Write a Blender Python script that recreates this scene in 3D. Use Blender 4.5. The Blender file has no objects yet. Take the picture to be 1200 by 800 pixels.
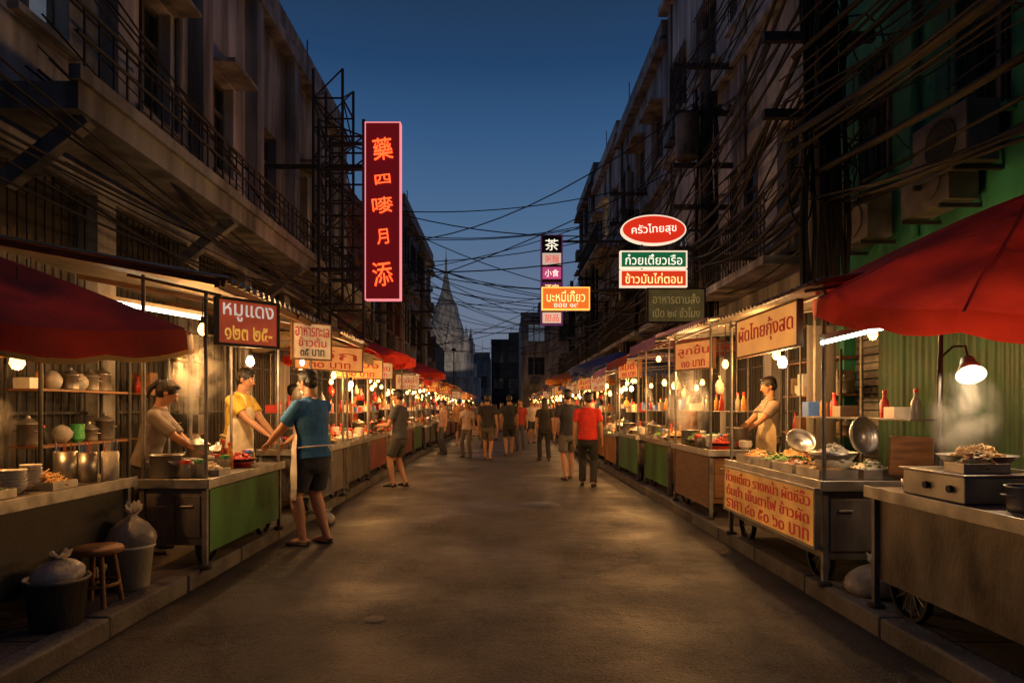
import bpy, math, random, sys, time
import numpy as np
from mathutils import Vector, Matrix
T0=time.time()
random.seed(7)
V=Vector
scn=bpy.context.scene
COL=scn.collection
# ------------------------------------------------------------------ materials
_mc={}
def nodes(name):
    m=bpy.data.materials.new(name); m.use_nodes=True
    nt=m.node_tree; b=nt.nodes['Principled BSDF']
    return m,nt,b
def mat(name,col,rough=.6,metal=0,var=.25,scale=6,bump=.15,bscale=40,stretch=(1,1,1),spec=.5,trans=0,glow=0):
    if name in _mc: return _mc[name]
    m,nt,b=nodes(name); L=nt.links.new
    tc=nt.nodes.new('ShaderNodeTexCoord'); mp=nt.nodes.new('ShaderNodeMapping'); mp.inputs['Scale'].default_value=stretch
    L(tc.outputs['Object'],mp.inputs[0])
    n=nt.nodes.new('ShaderNodeTexNoise'); n.inputs['Scale'].default_value=scale; n.inputs['Detail'].default_value=6
    L(mp.outputs[0],n.inputs['Vector'])
    r=nt.nodes.new('ShaderNodeValToRGB'); c=V(col[:3])
    r.color_ramp.elements[0].position=.3; r.color_ramp.elements[1].position=.7
    lo=c*(1-var); hi=c*(1+var*.7)
    r.color_ramp.elements[0].color=(*lo,1); r.color_ramp.elements[1].color=(min(hi[0],1),min(hi[1],1),min(hi[2],1),1)
    L(n.outputs['Fac'],r.inputs[0]); L(r.outputs[0],b.inputs['Base Color'])
    b.inputs['Metallic'].default_value=metal
    b.inputs['Specular IOR Level'].default_value=spec
    mr=nt.nodes.new('ShaderNodeMapRange'); mr.inputs['To Min'].default_value=max(rough-.12,.05); mr.inputs['To Max'].default_value=min(rough+.18,1)
    L(n.outputs['Fac'],mr.inputs[0]); L(mr.outputs[0],b.inputs['Roughness'])
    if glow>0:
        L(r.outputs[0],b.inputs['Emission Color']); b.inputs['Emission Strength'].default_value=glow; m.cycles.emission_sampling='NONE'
    if bump>0:
        n2=nt.nodes.new('ShaderNodeTexNoise'); n2.inputs['Scale'].default_value=bscale; n2.inputs['Detail'].default_value=4
        L(mp.outputs[0],n2.inputs['Vector'])
        bp=nt.nodes.new('ShaderNodeBump'); bp.inputs['Strength'].default_value=bump; bp.inputs['Distance'].default_value=.02
        L(n2.outputs['Fac'],bp.inputs['Height']); L(bp.outputs[0],b.inputs['Normal'])
    if trans>0:
        t=nt.nodes.new('ShaderNodeBsdfTranslucent'); L(r.outputs[0],t.inputs[0])
        mx=nt.nodes.new('ShaderNodeMixShader'); mx.inputs[0].default_value=trans
        out=nt.nodes['Material Output']; L(b.outputs[0],mx.inputs[1]); L(t.outputs[0],mx.inputs[2]); L(mx.outputs[0],out.inputs[0])
    _mc[name]=m; return m
def wall(name,col,grime=.55):
    if name in _mc: return _mc[name]
    m,nt,b=nodes(name); L=nt.links.new
    tc=nt.nodes.new('ShaderNodeTexCoord')
    def noise(sc,scale,det=8):
        mp=nt.nodes.new('ShaderNodeMapping'); mp.inputs['Scale'].default_value=sc; L(tc.outputs['Object'],mp.inputs[0])
        n=nt.nodes.new('ShaderNodeTexNoise'); n.inputs['Scale'].default_value=scale; n.inputs['Detail'].default_value=det
        L(mp.outputs[0],n.inputs['Vector']); return n
    a=noise((1,1,.12),3.0); bb=noise((1,1,1),.7); c2=noise((1,1,1),25,4)
    def ramp(n,p0,p1,v0,v1):
        r=nt.nodes.new('ShaderNodeMapRange'); r.inputs['From Min'].default_value=p0; r.inputs['From Max'].default_value=p1
        r.inputs['To Min'].default_value=v0; r.inputs['To Max'].default_value=v1; L(n.outputs['Fac'],r.inputs[0]); return r
    ra=ramp(a,.35,.65,1-grime,1.1); rb=ramp(bb,.3,.7,1-grime*.7,1.1)
    mu=nt.nodes.new('ShaderNodeMath'); mu.operation='MULTIPLY'; L(ra.outputs[0],mu.inputs[0]); L(rb.outputs[0],mu.inputs[1])
    vm=nt.nodes.new('ShaderNodeVectorMath'); vm.operation='SCALE'; vm.inputs[0].default_value=col[:3]; L(mu.outputs[0],vm.inputs['Scale'])
    L(vm.outputs[0],b.inputs['Base Color']); b.inputs['Roughness'].default_value=.85
    bp=nt.nodes.new('ShaderNodeBump'); bp.inputs['Strength'].default_value=.25; bp.inputs['Distance'].default_value=.03
    L(c2.outputs['Fac'],bp.inputs['Height']); L(bp.outputs[0],b.inputs['Normal'])
    _mc[name]=m; return m
def emit(name,col,s,sample=True):
    if name in _mc: return _mc[name]
    m,nt,b=nodes(name)
    b.inputs['Base Color'].default_value=(*[c*.5 for c in col],1)
    b.inputs['Emission Color'].default_value=(*col,1); b.inputs['Emission Strength'].default_value=s
    if not sample: m.cycles.emission_sampling='NONE'
    _mc[name]=m; return m
steel=mat('brushed_steel',(.36,.35,.33),.38,.85,.4,5,.10,90)
dsteel=mat('worn_steel',(.15,.135,.12),.5,.55,.8,3.5,.25,45,(1,1,.5))
iron=mat('dark_iron',(.05,.048,.045),.6,.4,.3)
alu=mat('aluminium',(.45,.44,.42),.35,.9,.3,8,.05)
post=mat('galvanised_post',(.22,.21,.20),.5,.6,.5,7,.1)
green=mat('green_paint',(.04,.17,.03),.5,0,.75,2.5,.15,30,(1,1,.5))
wood=mat('brown_wood',(.20,.09,.035),.55,0,.45,5,.2,50,(1,1,6))
concrete=wall('concrete',(.30,.29,.27),.5)
paving=mat('paving',(.10,.09,.08),.8,0,.5,2,.4,30)
kerbm=mat('kerb_concrete',(.12,.11,.095),.8,0,.6,3,.5,35)
redcloth=mat('red_canvas',(.50,.035,.018),.8,0,.35,3,.25,30,trans=.3)
maroon=mat('maroon_canvas',(.15,.014,.012),.8,0,.5,3,.25,30,trans=.22)
bluecloth=mat('blue_canvas',(.05,.08,.28),.8,0,.3,3,.1,trans=.25)
purpcloth=mat('purple_canvas',(.14,.07,.19),.8,0,.3,3,.1,trans=.25)
orcloth=mat('orange_canvas',(.55,.19,.04),.8,0,.3,3,.1,trans=.3)
tancloth=mat('tan_canvas',(.35,.27,.17),.8,0,.4,3,.1,trans=.3)
goldtrim=mat('gold_trim',(.55,.30,.06),.6)
zinc=mat('zinc_sheet',(.28,.25,.21),.5,.5,.5,2,.1)
bag=mat('plastic_bag',(.45,.43,.39),.3,0,.35,6,.8,14,trans=.35)
white=mat('white_plastic',(.6,.58,.53),.4)
redpl=mat('red_plastic',(.5,.03,.02),.35)
bluepl=mat('blue_plastic',(.04,.12,.4),.35)
greenpl=mat('green_plastic',(.05,.3,.08),.35)
black=mat('black_rubber',(.02,.02,.02),.7)
cablem=mat('cable_black',(.008,.008,.008),.7,bump=0)
glassd=mat('window_glass',(.015,.02,.025),.12,0,.3,1,.02,3,spec=.8)
FOOD=[mat('noodles',(.72,.48,.20),.5,0,.3,30,.3),mat('grilled_meat',(.33,.12,.04),.4,0,.5,30,.3),mat('greens',(.08,.22,.03),.5,0,.5,30,.3),
      mat('curry',(.62,.24,.04),.35,0,.4,30,.3),mat('chilli',(.48,.04,.02),.4,0,.3,30,.3),mat('rice',(.75,.70,.58),.6,0,.15,30,.3),mat('fritters',(.60,.33,.10),.5,0,.4,30,.3)]
bulbm=emit('bulb_glow',(1,.52,.15),5.5,False)
bulbw=emit('bulb_glow_white',(1,.78,.45),7,False)
tubem=emit('fluorescent_glow',(.95,1,.80),12)
# ------------------------------------------------------------------ mesh builder
class MB:
    def __init__(s,name): s.name=name; s.v=[]; s.f=[]; s.m=[]; s.s=[]; s.mats=[]
    def mi(s,m):
        if m not in s.mats: s.mats.append(m)
        return s.mats.index(m)
    def add(s,vs,fs,m,smooth=False):
        o=len(s.v); s.v+= [tuple(p) for p in vs]; i=s.mi(m)
        for f in fs: s.f.append([o+k for k in f]); s.m.append(i); s.s.append(smooth)
    def box(s,a,b,m):
        x0,x1=sorted((a[0],b[0])); y0,y1=sorted((a[1],b[1])); z0,z1=sorted((a[2],b[2]))
        s.add([(x0,y0,z0),(x1,y0,z0),(x1,y1,z0),(x0,y1,z0),(x0,y0,z1),(x1,y0,z1),(x1,y1,z1),(x0,y1,z1)],
              [(0,3,2,1),(4,5,6,7),(0,1,5,4),(1,2,6,5),(2,3,7,6),(3,0,4,7)],m)
    def beam(s,p0,p1,w,h,m,up=(0,0,1)):
        p0=V(p0);p1=V(p1);d=(p1-p0).normalized();u=V(up)
        if abs(d.dot(u))>.98: u=V((1,0,0))
        r=d.cross(u).normalized()*w/2; q=r.cross(d).normalized()*h/2
        vs=[p0-r-q,p0+r-q,p0+r+q,p0-r+q,p1-r-q,p1+r-q,p1+r+q,p1-r+q]
        s.add(vs,[(0,3,2,1)[::-1],(4,5,6,7)[::-1],(0,1,5,4)[::-1],(1,2,6,5)[::-1],(2,3,7,6)[::-1],(3,0,4,7)[::-1]],m)
    def cyl(s,p0,p1,r0,m,r1=None,seg=10,caps=True,smooth=True):
        p0=V(p0);p1=V(p1); r1=r0 if r1 is None else r1
        d=(p1-p0).normalized(); u=V((0,0,1)) if abs(d.z)<.9 else V((1,0,0)); a=d.cross(u).normalized(); b=d.cross(a)
        vs=[]
        for p,r in((p0,r0),(p1,r1)):
            for k in range(seg):
                t=2*math.pi*k/seg; vs.append(p+a*(r*math.cos(t))+b*(r*math.sin(t)))
        s.add(vs,[(k,(k+1)%seg,seg+(k+1)%seg,seg+k) for k in range(seg)],m,smooth)
        if caps:
            s.add(vs[:seg],[tuple(range(seg))[::-1]],m); s.add(vs[seg:],[tuple(range(seg))],m)
    def lathe(s,c,prof,m,seg=20,smooth=True,tilt=None):
        c=V(c); vs=[]
        for r,z in prof:
            for k in range(seg):
                t=2*math.pi*k/seg; p=V((r*math.cos(t),r*math.sin(t),z))
                if tilt: p=tilt@p
                vs.append(c+p)
        fs=[]
        for i in range(len(prof)-1):
            for k in range(seg): fs.append((i*seg+k,i*seg+(k+1)%seg,(i+1)*seg+(k+1)%seg,(i+1)*seg+k))
        s.add(vs,fs,m,smooth)
    def ell(s,c,r,m,seg=10,rings=6,jit=0,rot=None):
        c=V(c); vs=[];
        for i in range(rings+1):
            ph=math.pi*i/rings
            for k in range(seg):
                t=2*math.pi*k/seg; j=1+random.uniform(-jit,jit)
                p=V((r[0]*math.sin(ph)*math.cos(t)*j,r[1]*math.sin(ph)*math.sin(t)*j,-r[2]*math.cos(ph)*j))
                if rot: p=rot@p
                vs.append(c+p)
        fs=[(i*seg+k,i*seg+(k+1)%seg,(i+1)*seg+(k+1)%seg,(i+1)*seg+k) for i in range(rings) for k in range(seg)]
        s.add(vs,fs,m,True)
    def tube(s,pts,r,m,seg=5):
        pts=[V(p) for p in pts]; vs=[]; n=len(pts)
        for i,p in enumerate(pts):
            d=(pts[min(i+1,n-1)]-pts[max(i-1,0)]).normalized(); u=V((0,0,1)) if abs(d.z)<.9 else V((1,0,0))
            a=d.cross(u).normalized(); b=d.cross(a)
            for k in range(seg):
                t=2*math.pi*k/seg; vs.append(p+a*(r*math.cos(t))+b*(r*math.sin(t)))
        s.add(vs,[(i*seg+k,i*seg+(k+1)%seg,(i+1)*seg+(k+1)%seg,(i+1)*seg+k) for i in range(n-1) for k in range(seg)],m,True)
    def corr(s,p0,a,b,m,pitch=.09,amp=.014):
        p0=V(p0);a=V(a);b=V(b); n=a.cross(b).normalized(); N=max(4,int(a.length/pitch*4)); vs=[]
        for i in range(N+1):
            q=p0+a*(i/N)+n*amp*math.sin(i*math.pi/2); vs+=[q,q+b]
        s.add(vs,[(2*i,2*i+2,2*i+3,2*i+1) for i in range(N)],m,True)
    def build(s,parent=None,bevel=0,mw=None):
        me=bpy.data.meshes.new(s.name); me.from_pydata(s.v,[],s.f)
        for m in s.mats: me.materials.append(m)
        me.polygons.foreach_set('material_index',s.m); me.polygons.foreach_set('use_smooth',s.s); me.update()
        o=bpy.data.objects.new(s.name,me); COL.objects.link(o)
        if mw is not None: o.matrix_world=mw
        if parent: o.parent=parent
        if bevel:
            b=o.modifiers.new('bevel','BEVEL'); b.width=bevel; b.segments=2; b.limit_method='ANGLE'; b.angle_limit=math.radians(50)
        return o
def empty(name,loc=(0,0,0)):
    e=bpy.data.objects.new(name,None); e.location=loc; COL.objects.link(e); return e
def frame(c,right,up=(0,0,1)):
    x=V(right).normalized(); y=V(up).normalized(); z=x.cross(y)
    M=Matrix((x,y,z)).transposed().to_4x4(); M.translation=V(c); return M
def text_mesh(txt,w,h,m,ext=.003,bold=0):
    cu=bpy.data.curves.new('lettering','FONT'); cu.body=txt; cu.extrude=ext; cu.offset=bold; cu.resolution_u=3
    o=bpy.data.objects.new('lettering',cu); COL.objects.link(o)
    bpy.context.view_layer.update()
    d=bpy.context.evaluated_depsgraph_get(); me=bpy.data.meshes.new_from_object(o.evaluated_get(d))
    bpy.data.objects.remove(o)
    n=len(me.vertices)
    if n==0: return None
    co=np.empty(n*3); me.vertices.foreach_get('co',co); co=co.reshape(-1,3)
    lo=co.min(0); hi=co.max(0); sz=np.maximum(hi-lo,1e-4)
    co[:,0]=(co[:,0]-(lo[0]+hi[0])/2)*(w/sz[0]); co[:,1]=(co[:,1]-(lo[1]+hi[1])/2)*(h/sz[1])
    me.vertices.foreach_set('co',co.ravel()); me.materials.clear(); me.materials.append(m); me.update()
    return me
def lettering(parent,txt,w,h,m,x=0,y=0,z=0,ext=.003,bold=0,slant=0):
    me=text_mesh(txt,w,h,m,ext,bold=bold)
    if not me: return
    o=bpy.data.objects.new('lettering',me); COL.objects.link(o); o.parent=parent; o.location=(x,y,z); o.rotation_euler=(0,0,slant); return o
def sign(name,c,right,w,h,board,lines,t=.04,border=None,bm=None,up=(0,0,1)):
    mb=MB(name); mb.box((-w/2,-h/2,-t/2),(w/2,h/2,t/2),board)
    if border:
        b=border; z=t/2+.008
        for a,bb in(((-w/2,-h/2),(w/2,-h/2+b)),((-w/2,h/2-b),(w/2,h/2)),((-w/2,-h/2+b),(-w/2+b,h/2-b)),((w/2-b,-h/2+b),(w/2,h/2-b))):
            mb.box((a[0]-.002,a[1]-.002,-t/2-.008),(bb[0]+.002,bb[1]+.002,z),bm)
    o=mb.build(mw=frame(c,right,up))
    for (tx,wf,hf,yf,m) in lines: lettering(o,tx,w*wf,h*hf,m,0,h*yf,t/2+.005)
    return o
# ------------------------------------------------------------------ lights
PW=4.2
def lamp_light(o,loc,P,col,r=.025):
    l=bpy.data.lights.new('lamp','POINT'); l.energy=P; l.color=col; l.shadow_soft_size=r
    lo=bpy.data.objects.new('lamp',l); lo.location=loc; COL.objects.link(lo); lo.parent=o
def bulb(x,y,z,P=14,top=None,col=(1,.45,.12),white_=False,light=True,r=.042):
    mb=MB('hanging_bulb'); top=z+.45 if top is None else top
    mb.lathe((x,y,z),[(.001,-r),(r*.6,-r*.8),(r,-.1*r),(r*.85,r*.7),(r*.4,r*1.5)],bulbw if white_ else bulbm,10)
    mb.cyl((x,y,z+r*1.45),(x,y,z+r*2.8),r*.45,black,seg=8)
    mb.cyl((x,y,z+r*2.8),(x,y,top),.005,black,seg=5)
    o=mb.build()
    if light: lamp_light(o,(x,y,z-r-.035),P*PW,(1,.56,.23) if white_ else col)
    return o
def tube_light(p0,p1):
    mb=MB('fluorescent_lamp'); p0=V(p0);p1=V(p1); mb.cyl(p0,p1,.014,tubem,seg=8)
    mb.beam(p0+V((0,0,.04)),p1+V((0,0,.04)),.05,.035,white); return mb.build()
# ------------------------------------------------------------------ ground
asph,nt,b=nodes('asphalt'); L=nt.links.new
tc=nt.nodes.new('ShaderNodeTexCoord')
def nz(sc,det=8,vec=None):
    n=nt.nodes.new('ShaderNodeTexNoise'); n.inputs['Scale'].default_value=sc; n.inputs['Detail'].default_value=det
    L(vec or tc.outputs['Object'],n.inputs['Vector']); return n
n1=nz(.9); n2=nz(90,3); n3=nz(6)
mp=nt.nodes.new('ShaderNodeMapping'); mp.inputs['Scale'].default_value=(1,.25,1); L(tc.outputs['Object'],mp.inputs[0]); n4=nz(2.2,8,mp.outputs[0])
vo=nt.nodes.new('ShaderNodeTexVoronoi'); vo.feature='DISTANCE_TO_EDGE'; vo.inputs['Scale'].default_value=.8
vadd=nt.nodes.new('ShaderNodeMixRGB'); vadd.inputs[0].default_value=.25; L(tc.outputs['Object'],vadd.inputs[1]); L(n3.outputs['Color'],vadd.inputs[2]); L(vadd.outputs[0],vo.inputs['Vector'])
def mrange(src,a,bb,c,d):
    r=nt.nodes.new('ShaderNodeMapRange'); r.inputs['From Min'].default_value=a; r.inputs['From Max'].default_value=bb; r.inputs['To Min'].default_value=c; r.inputs['To Max'].default_value=d; L(src,r.inputs[0]); return r.outputs[0]
def mul(a,bb):
    r=nt.nodes.new('ShaderNodeMath'); r.operation='MULTIPLY'; L(a,r.inputs[0]); L(bb,r.inputs[1]); return r.outputs[0]
f=mul(mrange(n1.outputs['Fac'],.35,.65,.5,1.3),mrange(n2.outputs['Fac'],.3,.7,.2,2.0))
f=mul(f,mrange(n4.outputs['Fac'],.35,.7,1.3,.5)); f=mul(f,mrange(vo.outputs['Distance'],0,.012,.45,1))
vm=nt.nodes.new('ShaderNodeVectorMath'); vm.operation='SCALE'; vm.inputs[0].default_value=(.031,.026,.022); L(f,vm.inputs['Scale']); L(vm.outputs[0],b.inputs['Base Color'])
L(mrange(n1.outputs['Fac'],.3,.7,.42,.88),b.inputs['Roughness']); b.inputs['Specular IOR Level'].default_value=.4
bp=nt.nodes.new('ShaderNodeBump'); bp.inputs['Strength'].default_value=1; bp.inputs['Distance'].default_value=.02
ad=nt.nodes.new('ShaderNodeMath'); L(n2.outputs['Fac'],ad.inputs[0]); L(mrange(n3.outputs['Fac'],0,1,0,1.5),ad.inputs[1]); L(ad.outputs[0],bp.inputs['Height']); L(bp.outputs[0],b.inputs['Normal'])
mb=MB('ground'); mb.add([(-400,-400,0),(400,-400,0),(400,600,0),(-400,600,0)],[(0,1,2,3)],paving); mb.build()
mb=MB('road'); mb.add([(-2.3,-20,.006),(2.2,-20,.006),(2.2,120,.006),(-2.3,120,.006)],[(0,1,2,3)],asph); mb.build()
for s,xk in((-1,2.3),(1,2.2)):
    mb=MB('pavement'); mb.box((s*(xk+.16),-20,0),(s*4.9,62,.118),paving)
    for i in range(0,90):
        mb.box((s*(xk+.17),-18+i*.9,.118),(s*4.5,-18+i*.9+.012,.1195),black)
    mb.build()
    mb=MB('kerb')
    y=-18
    while y<62:
        j=random.uniform(-.006,.006); mb.box((s*(xk+j),y,0),(s*(xk+.157),y+.985,.13+j*.5),kerbm); y+=1
    mb.build(bevel=.012)
mb=MB('manhole_cover'); mb.lathe((-.82,4.34,.007),[(.0,.006),(.06,.006),(.07,.004),(.075,0)],kerbm,20); mb.build()
mb=MB('drain_cover'); mb.lathe((.5,9.5,.007),[(.0,.006),(.28,.006),(.3,0)],iron,24); mb.build()
# ------------------------------------------------------------------ buildings
wgrey=wall('plaster_grey',(.40,.40,.41),.68); wwhite=wall('plaster_white',(.58,.57,.56),.62); wcream=wall('plaster_cream',(.46,.43,.37))
wgreen=wall('plaster_green',(.03,.24,.14),.55); wdark=wall('plaster_dark',(.10,.09,.085)); wred=wall('brick_red',(.24,.08,.06),.4)
litwin=emit('lit_window',(1,.62,.3),.55); dimwin=emit('dim_window',(.5,.62,.8),.10,False)
acm=mat('ac_casing',(.13,.13,.125),.6,0,.5,4); framem=mat('window_frame',(.12,.11,.10),.6); shutterm=mat('roller_shutter',(.16,.15,.14),.5,.4,.4)
def building(name,o,a,n,length,h,wm,gh=3.5,fh=3.0,bay=2.4,ww=1.5,depth=9,ledge=True,balc=0,lit=.06,ac=.25,grille=.4,pil=False,seed=1,trim=None):
    rnd=random.Random(seed); o=V((o[0],o[1],0)); a=V((*a,0)); n=V((*n,0)); trim=trim or wm
    root=empty(name,(0,0,0)); 
    P=lambda u,out,z:o+a*u+n*out+V((0,0,z))
    W=MB('walls'); R=MB('windows'); D=MB('trim')
    def fb(mb,u0,u1,o0,o1,z0,z1,m): 
        p=P(u0,o0,z0);q=P(u1,o1,z1); mb.box(p,q,m)
    fb(W,0,length,-.3,-depth,0,h,wm)
    nb=max(1,int(round(length/bay))); bw=length/nb
    nf=max(1,int((h-gh)/fh)); fh=(h-gh)/nf
    for i in range(nb+1):
        u=i*bw; fb(W,max(0,u-.18),min(length,u+.18),-.298,0.0,0,gh-.5,wm)
    fb(W,0,length,-.298,.0,gh-.5,gh+.85,wm)
    for i in range(nb):
        u0=i*bw+.18;u1=(i+1)*bw-.18
        if rnd.random()<.5:
            for k in range(int((gh-.55)/.1)): fb(R,u0,u1,-.2,-.16+(.012 if k%2 else 0),.13+k*.1,.13+k*.1+.085,shutterm)
        else:
            fb(R,u0,u1,-.27,-.25,.12,gh-.5,wdark)
            k=u0+.06
            while k<u1: 
                R.cyl(P(k,-.12,.13),P(k,-.12,gh-.52),.010,iron,seg=5,caps=False); k+=.13
            for zz in(.5,1.3,2.1): R.beam(P(u0,-.12,zz),P(u1,-.12,zz),.02,.03,iron)
    for fidx in range(nf):
        zf=gh+fidx*fh; zs=zf+.85; zh=zf+min(2.45,fh-.4)
        top=zf+fh+.85 if fidx<nf-1 else h
        fb(W,0,length,-.298,0,zh,top,wm)
        if ledge: fb(D,-.01,length+.01,.004,.13+.05*(fidx%2),zf-.08,zf+.06,trim)
        for i in range(nb):
            uc=(i+.5)*bw; w2=ww/2
            fb(W,i*bw,uc-w2,-.298,0,zs,zh,wm)
            fb(W,uc+w2,(i+1)*bw,-.298,0,zs,zh,wm)
            r=rnd.random()
            gm=litwin if r<lit else (dimwin if r<lit+.12 else glassd)
            fb(R,uc-w2,uc+w2,-.24,-.22,zs,zh,gm)
            nm=3 if ww>1.2 else 2
            for k in range(nm+1):
                u=uc-w2+ww*k/nm; fb(R,u-.03,u+.03,-.219,-.16,zs,zh,framem)
            for zz in(zs,zs+(zh-zs)*.68,zh-.05): fb(R,uc-w2,uc+w2,-.217,-.165,zz,zz+.05,framem)
            fb(D,uc-w2-.08,uc+w2+.08,.003,.10,zs-.07,zs,trim)
            if rnd.random()<.6: fb(D,uc-w2-.1,uc+w2+.1,.003,.38,zh+.02,zh+.08,trim)
            if rnd.random()<grille:
                k=uc-w2-.02
                while k<uc+w2+.03: D.cyl(P(k,.06,zs-.02),P(k,.06,zh),.009,iron,seg=4,caps=False); k+=.13
                for zz in(zs,zs+.5,zh-.05): D.beam(P(uc-w2-.05,.06,zz),P(uc+w2+.05,.06,zz),.02,.02,iron)
            if rnd.random()<ac:
                u=uc+rnd.uniform(-.4,.4); z=zs-.75
                fb(D,u-.38,u+.38,.08,.36,z,z+.52,acm); c=P(u-.08,.365,z+.26)
                D.cyl(c,c+n*.012,.19,framem,seg=16); D.beam(P(u-.3,0,z-.04),P(u-.3,.4,z-.04),.03,.04,iron); D.beam(P(u+.3,0,z-.04),P(u+.3,.4,z-.04),.03,.04,iron)
        if balc and rnd.random()<balc:
            u0=.3;u1=length-.3; fb(D,u0,u1,.19,.85,zf-.12,zf+.0,trim)
            k=u0+.04
            while k<u1: D.cyl(P(k,.82,zf+.0),P(k,.82,zf+.85),.011,iron,seg=4,caps=False); k+=.14
            D.beam(P(u0,.82,zf+.87),P(u1,.82,zf+.87),.05,.04,iron); D.beam(P(u0,.82,zf+.45),P(u1,.82,zf+.45),.02,.03,iron)
    if pil:
        for i in range(nb+1):
            u=i*bw; fb(D,u-.16,u+.16,.005,.22,gh+.1,h+.1,trim)
    for k in range(int(length/4)+1):
        u=rnd.uniform(.1,length-.1); D.cyl(P(u,.05,gh),P(u,.05,h),.045,trim,seg=7)
    fb(D,-.06,length+.06,.006,.26,h-.32,h-.12,trim); fb(D,-.03,length+.03,-.4,.16,h,h+.42,trim)
    for k in range(int(length/3)+1):
        u=rnd.uniform(0,length); z=h+.4; hh=rnd.uniform(.6,2.2); D.cyl(P(u,-.6,z),P(u,-.6,z+hh),.02,iron,seg=5)
        if rnd.random()<.5:
            for q in range(3): D.cyl(P(u-.3,-.6,z+hh-.1-q*.2),P(u+.3,-.6,z+hh-.1-q*.2),.01,iron,seg=4)
    if rnd.random()<.6: fb(W,length*.3,length*.6,-1.5,-4,h,h+1.6,wm)
    for mb in(W,R,D): mb.build(root)
    return root
XL=4.5
building('shophouse_building',(-XL,-4),(0,1),(1,0),9.5,9.0,wdark,seed=3,ledge=False)
building('concrete_building',(-XL,5.6),(0,1),(1,0),12.9,8.8,wwhite,gh=4.2,fh=4.2,bay=2.15,ww=.8,pil=True,seed=5,ac=0,grille=0,trim=wgrey,lit=.0)
building('shophouse_building',(-XL,18.6),(0,1),(1,0),11.5,7.2,wred,seed=8,balc=.5)
building('shophouse_building',(-XL,30.2),(0,1),(1,0),12,10.4,wgrey,seed=9,ac=.4)
building('shophouse_building',(XL,-4),(0,1),(-1,0),9.4,8,wdark,seed=13)
building('green_shophouse_building',(XL,5.5),(0,1),(-1,0),3.7,9.5,wgreen,seed=15,gh=3.2,bay=1.85,ww=.75,ac=.6,ledge=False,grille=1)
building('apartment_building',(XL,9.3),(0,1),(-1,0),9.4,12.4,wwhite,seed=17,balc=.7,ac=.5,bay=2.3)
building('apartment_building',(XL,18.8),(0,1),(-1,0),7.4,11.6,wgrey,seed=19,balc=.5,ac=.6,bay=2.4)
building('apartment_building',(XL,26.3),(0,1),(-1,0),6.6,12.0,wwhite,seed=21,balc=.6,ac=.6)
building('apartment_building',(XL,33.0),(0,1),(-1,0),7.5,12.8,wgrey,seed=23,balc=.4,ac=.6)
building('shophouse_building',(1.6,62),(1,0),(0,-1),5.6,9.6,wcream,seed=31)
building('shophouse_building',(7.4,52),(1,0),(0,-1),8,14,wgrey,seed=32)
building('shophouse_building',(-9,100),(1,0),(0,-1),7,9,wgrey,seed=33)
building('shophouse_building',(-1.9,105),(1,0),(0,-1),9,11.5,wdark,seed=34)
building('shophouse_building',(-14,58),(1,0),(0,-1),8.2,7,wdark,seed=35)
mb=MB('balcony_ledge'); mb.box((-4.28,5.7,3.85),(-3.55,18.3,4.08),wgrey); mb.box((-3.6,5.65,4.08),(-3.5,18.35,4.2),wgrey)
y=5.8
while y<18.3: mb.cyl((-3.56,y,4.2),(-3.56,y,4.75),.012,iron,seg=5,caps=False); y+=.22
for z in(4.5,4.76): mb.cyl((-3.56,5.7,z),(-3.56,18.3,z),.018,iron,seg=6)
for y in(5.9,9.1,12.2,15.3,18.1): mb.beam((-4.3,y,3.3),(-3.6,y,3.85),.12,.14,wgrey)
mb.build()
mb=MB('temple_spire'); stone=wall('temple_stone',(.48,.46,.44),.5)
c=(-6.9,82,0)
prof=[(4.2,0),(4.2,5),(3.7,5.1),(3.7,6.6),(3.3,6.7),(3.3,7.8),(2.9,7.9),(2.9,8.8),(2.5,8.9),(2.5,9.7),(2.1,9.8),(2.2,10.4),(2.0,11.2),(1.65,12.2),(1.45,13.1),(1.45,13.4)]
z=13.4;r=1.3
for i in range(12): prof+=[(r,z),(r*1.06,z+.12),(r*.95,z+.3)]; z+=.34; r*=.86
prof+=[(.16,z),(.1,z+1.2),(.17,z+1.4),(.05,z+1.9),(.01,z+3.2)]
mb.lathe(c,prof,stone,16,smooth=False)
for k in range(8):
    t=k*math.pi/4+.2; x=c[0]+3.0*math.cos(t); y=c[1]+3.0*math.sin(t)
    mb.lathe((x,y,7.8),[(.5,0),(.5,1.2),(.35,1.5),(.15,2.4),(.02,3.3)],stone,8,smooth=False)
mb.build()
mb=MB('added_spire_light'); mb.box((-5.3,70.0,7.2),(-4.9,70.25,7.5),iron); mb.cyl((-5.1,70.1,0),(-5.1,70.1,7.2),.06,iron); mb.box((-5.25,70.26,7.24),(-4.95,70.27,7.46),bulbw); o=mb.build()  # added fitting and pole, made up to brighten the spire
l=bpy.data.lights.new('lamp','SPOT'); l.energy=1100; l.spot_size=math.radians(75); l.color=(1,.8,.62); l.shadow_soft_size=.1; lo=bpy.data.objects.new('lamp',l); lo.location=(-5.1,70.5,7.35); COL.objects.link(lo); lo.parent=o
lo.rotation_euler=(V(c)+V((0,0,12.5))-V(lo.location)).to_track_quat('-Z','Y').to_euler()
mb=MB('corrugated_metal_wall'); gc=mat('green_corrugated',(.014,.06,.026),.5,.2,.5,3,.1)
mb.corr((4.36,4.6,.12),(0,3.3,0),(0,0,2.15),gc,pitch=.11,amp=.02); mb.beam((4.32,4.6,2.3),(4.32,7.9,2.3),.05,.06,iron); mb.build()
mb=MB('air_conditioner'); mb.box((4.1,6.05,3.55),(4.4,6.85,4.1),acm); mb.cyl((4.09,6.4,3.83),(4.1,6.4,3.83),.22,black,seg=20)
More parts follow.
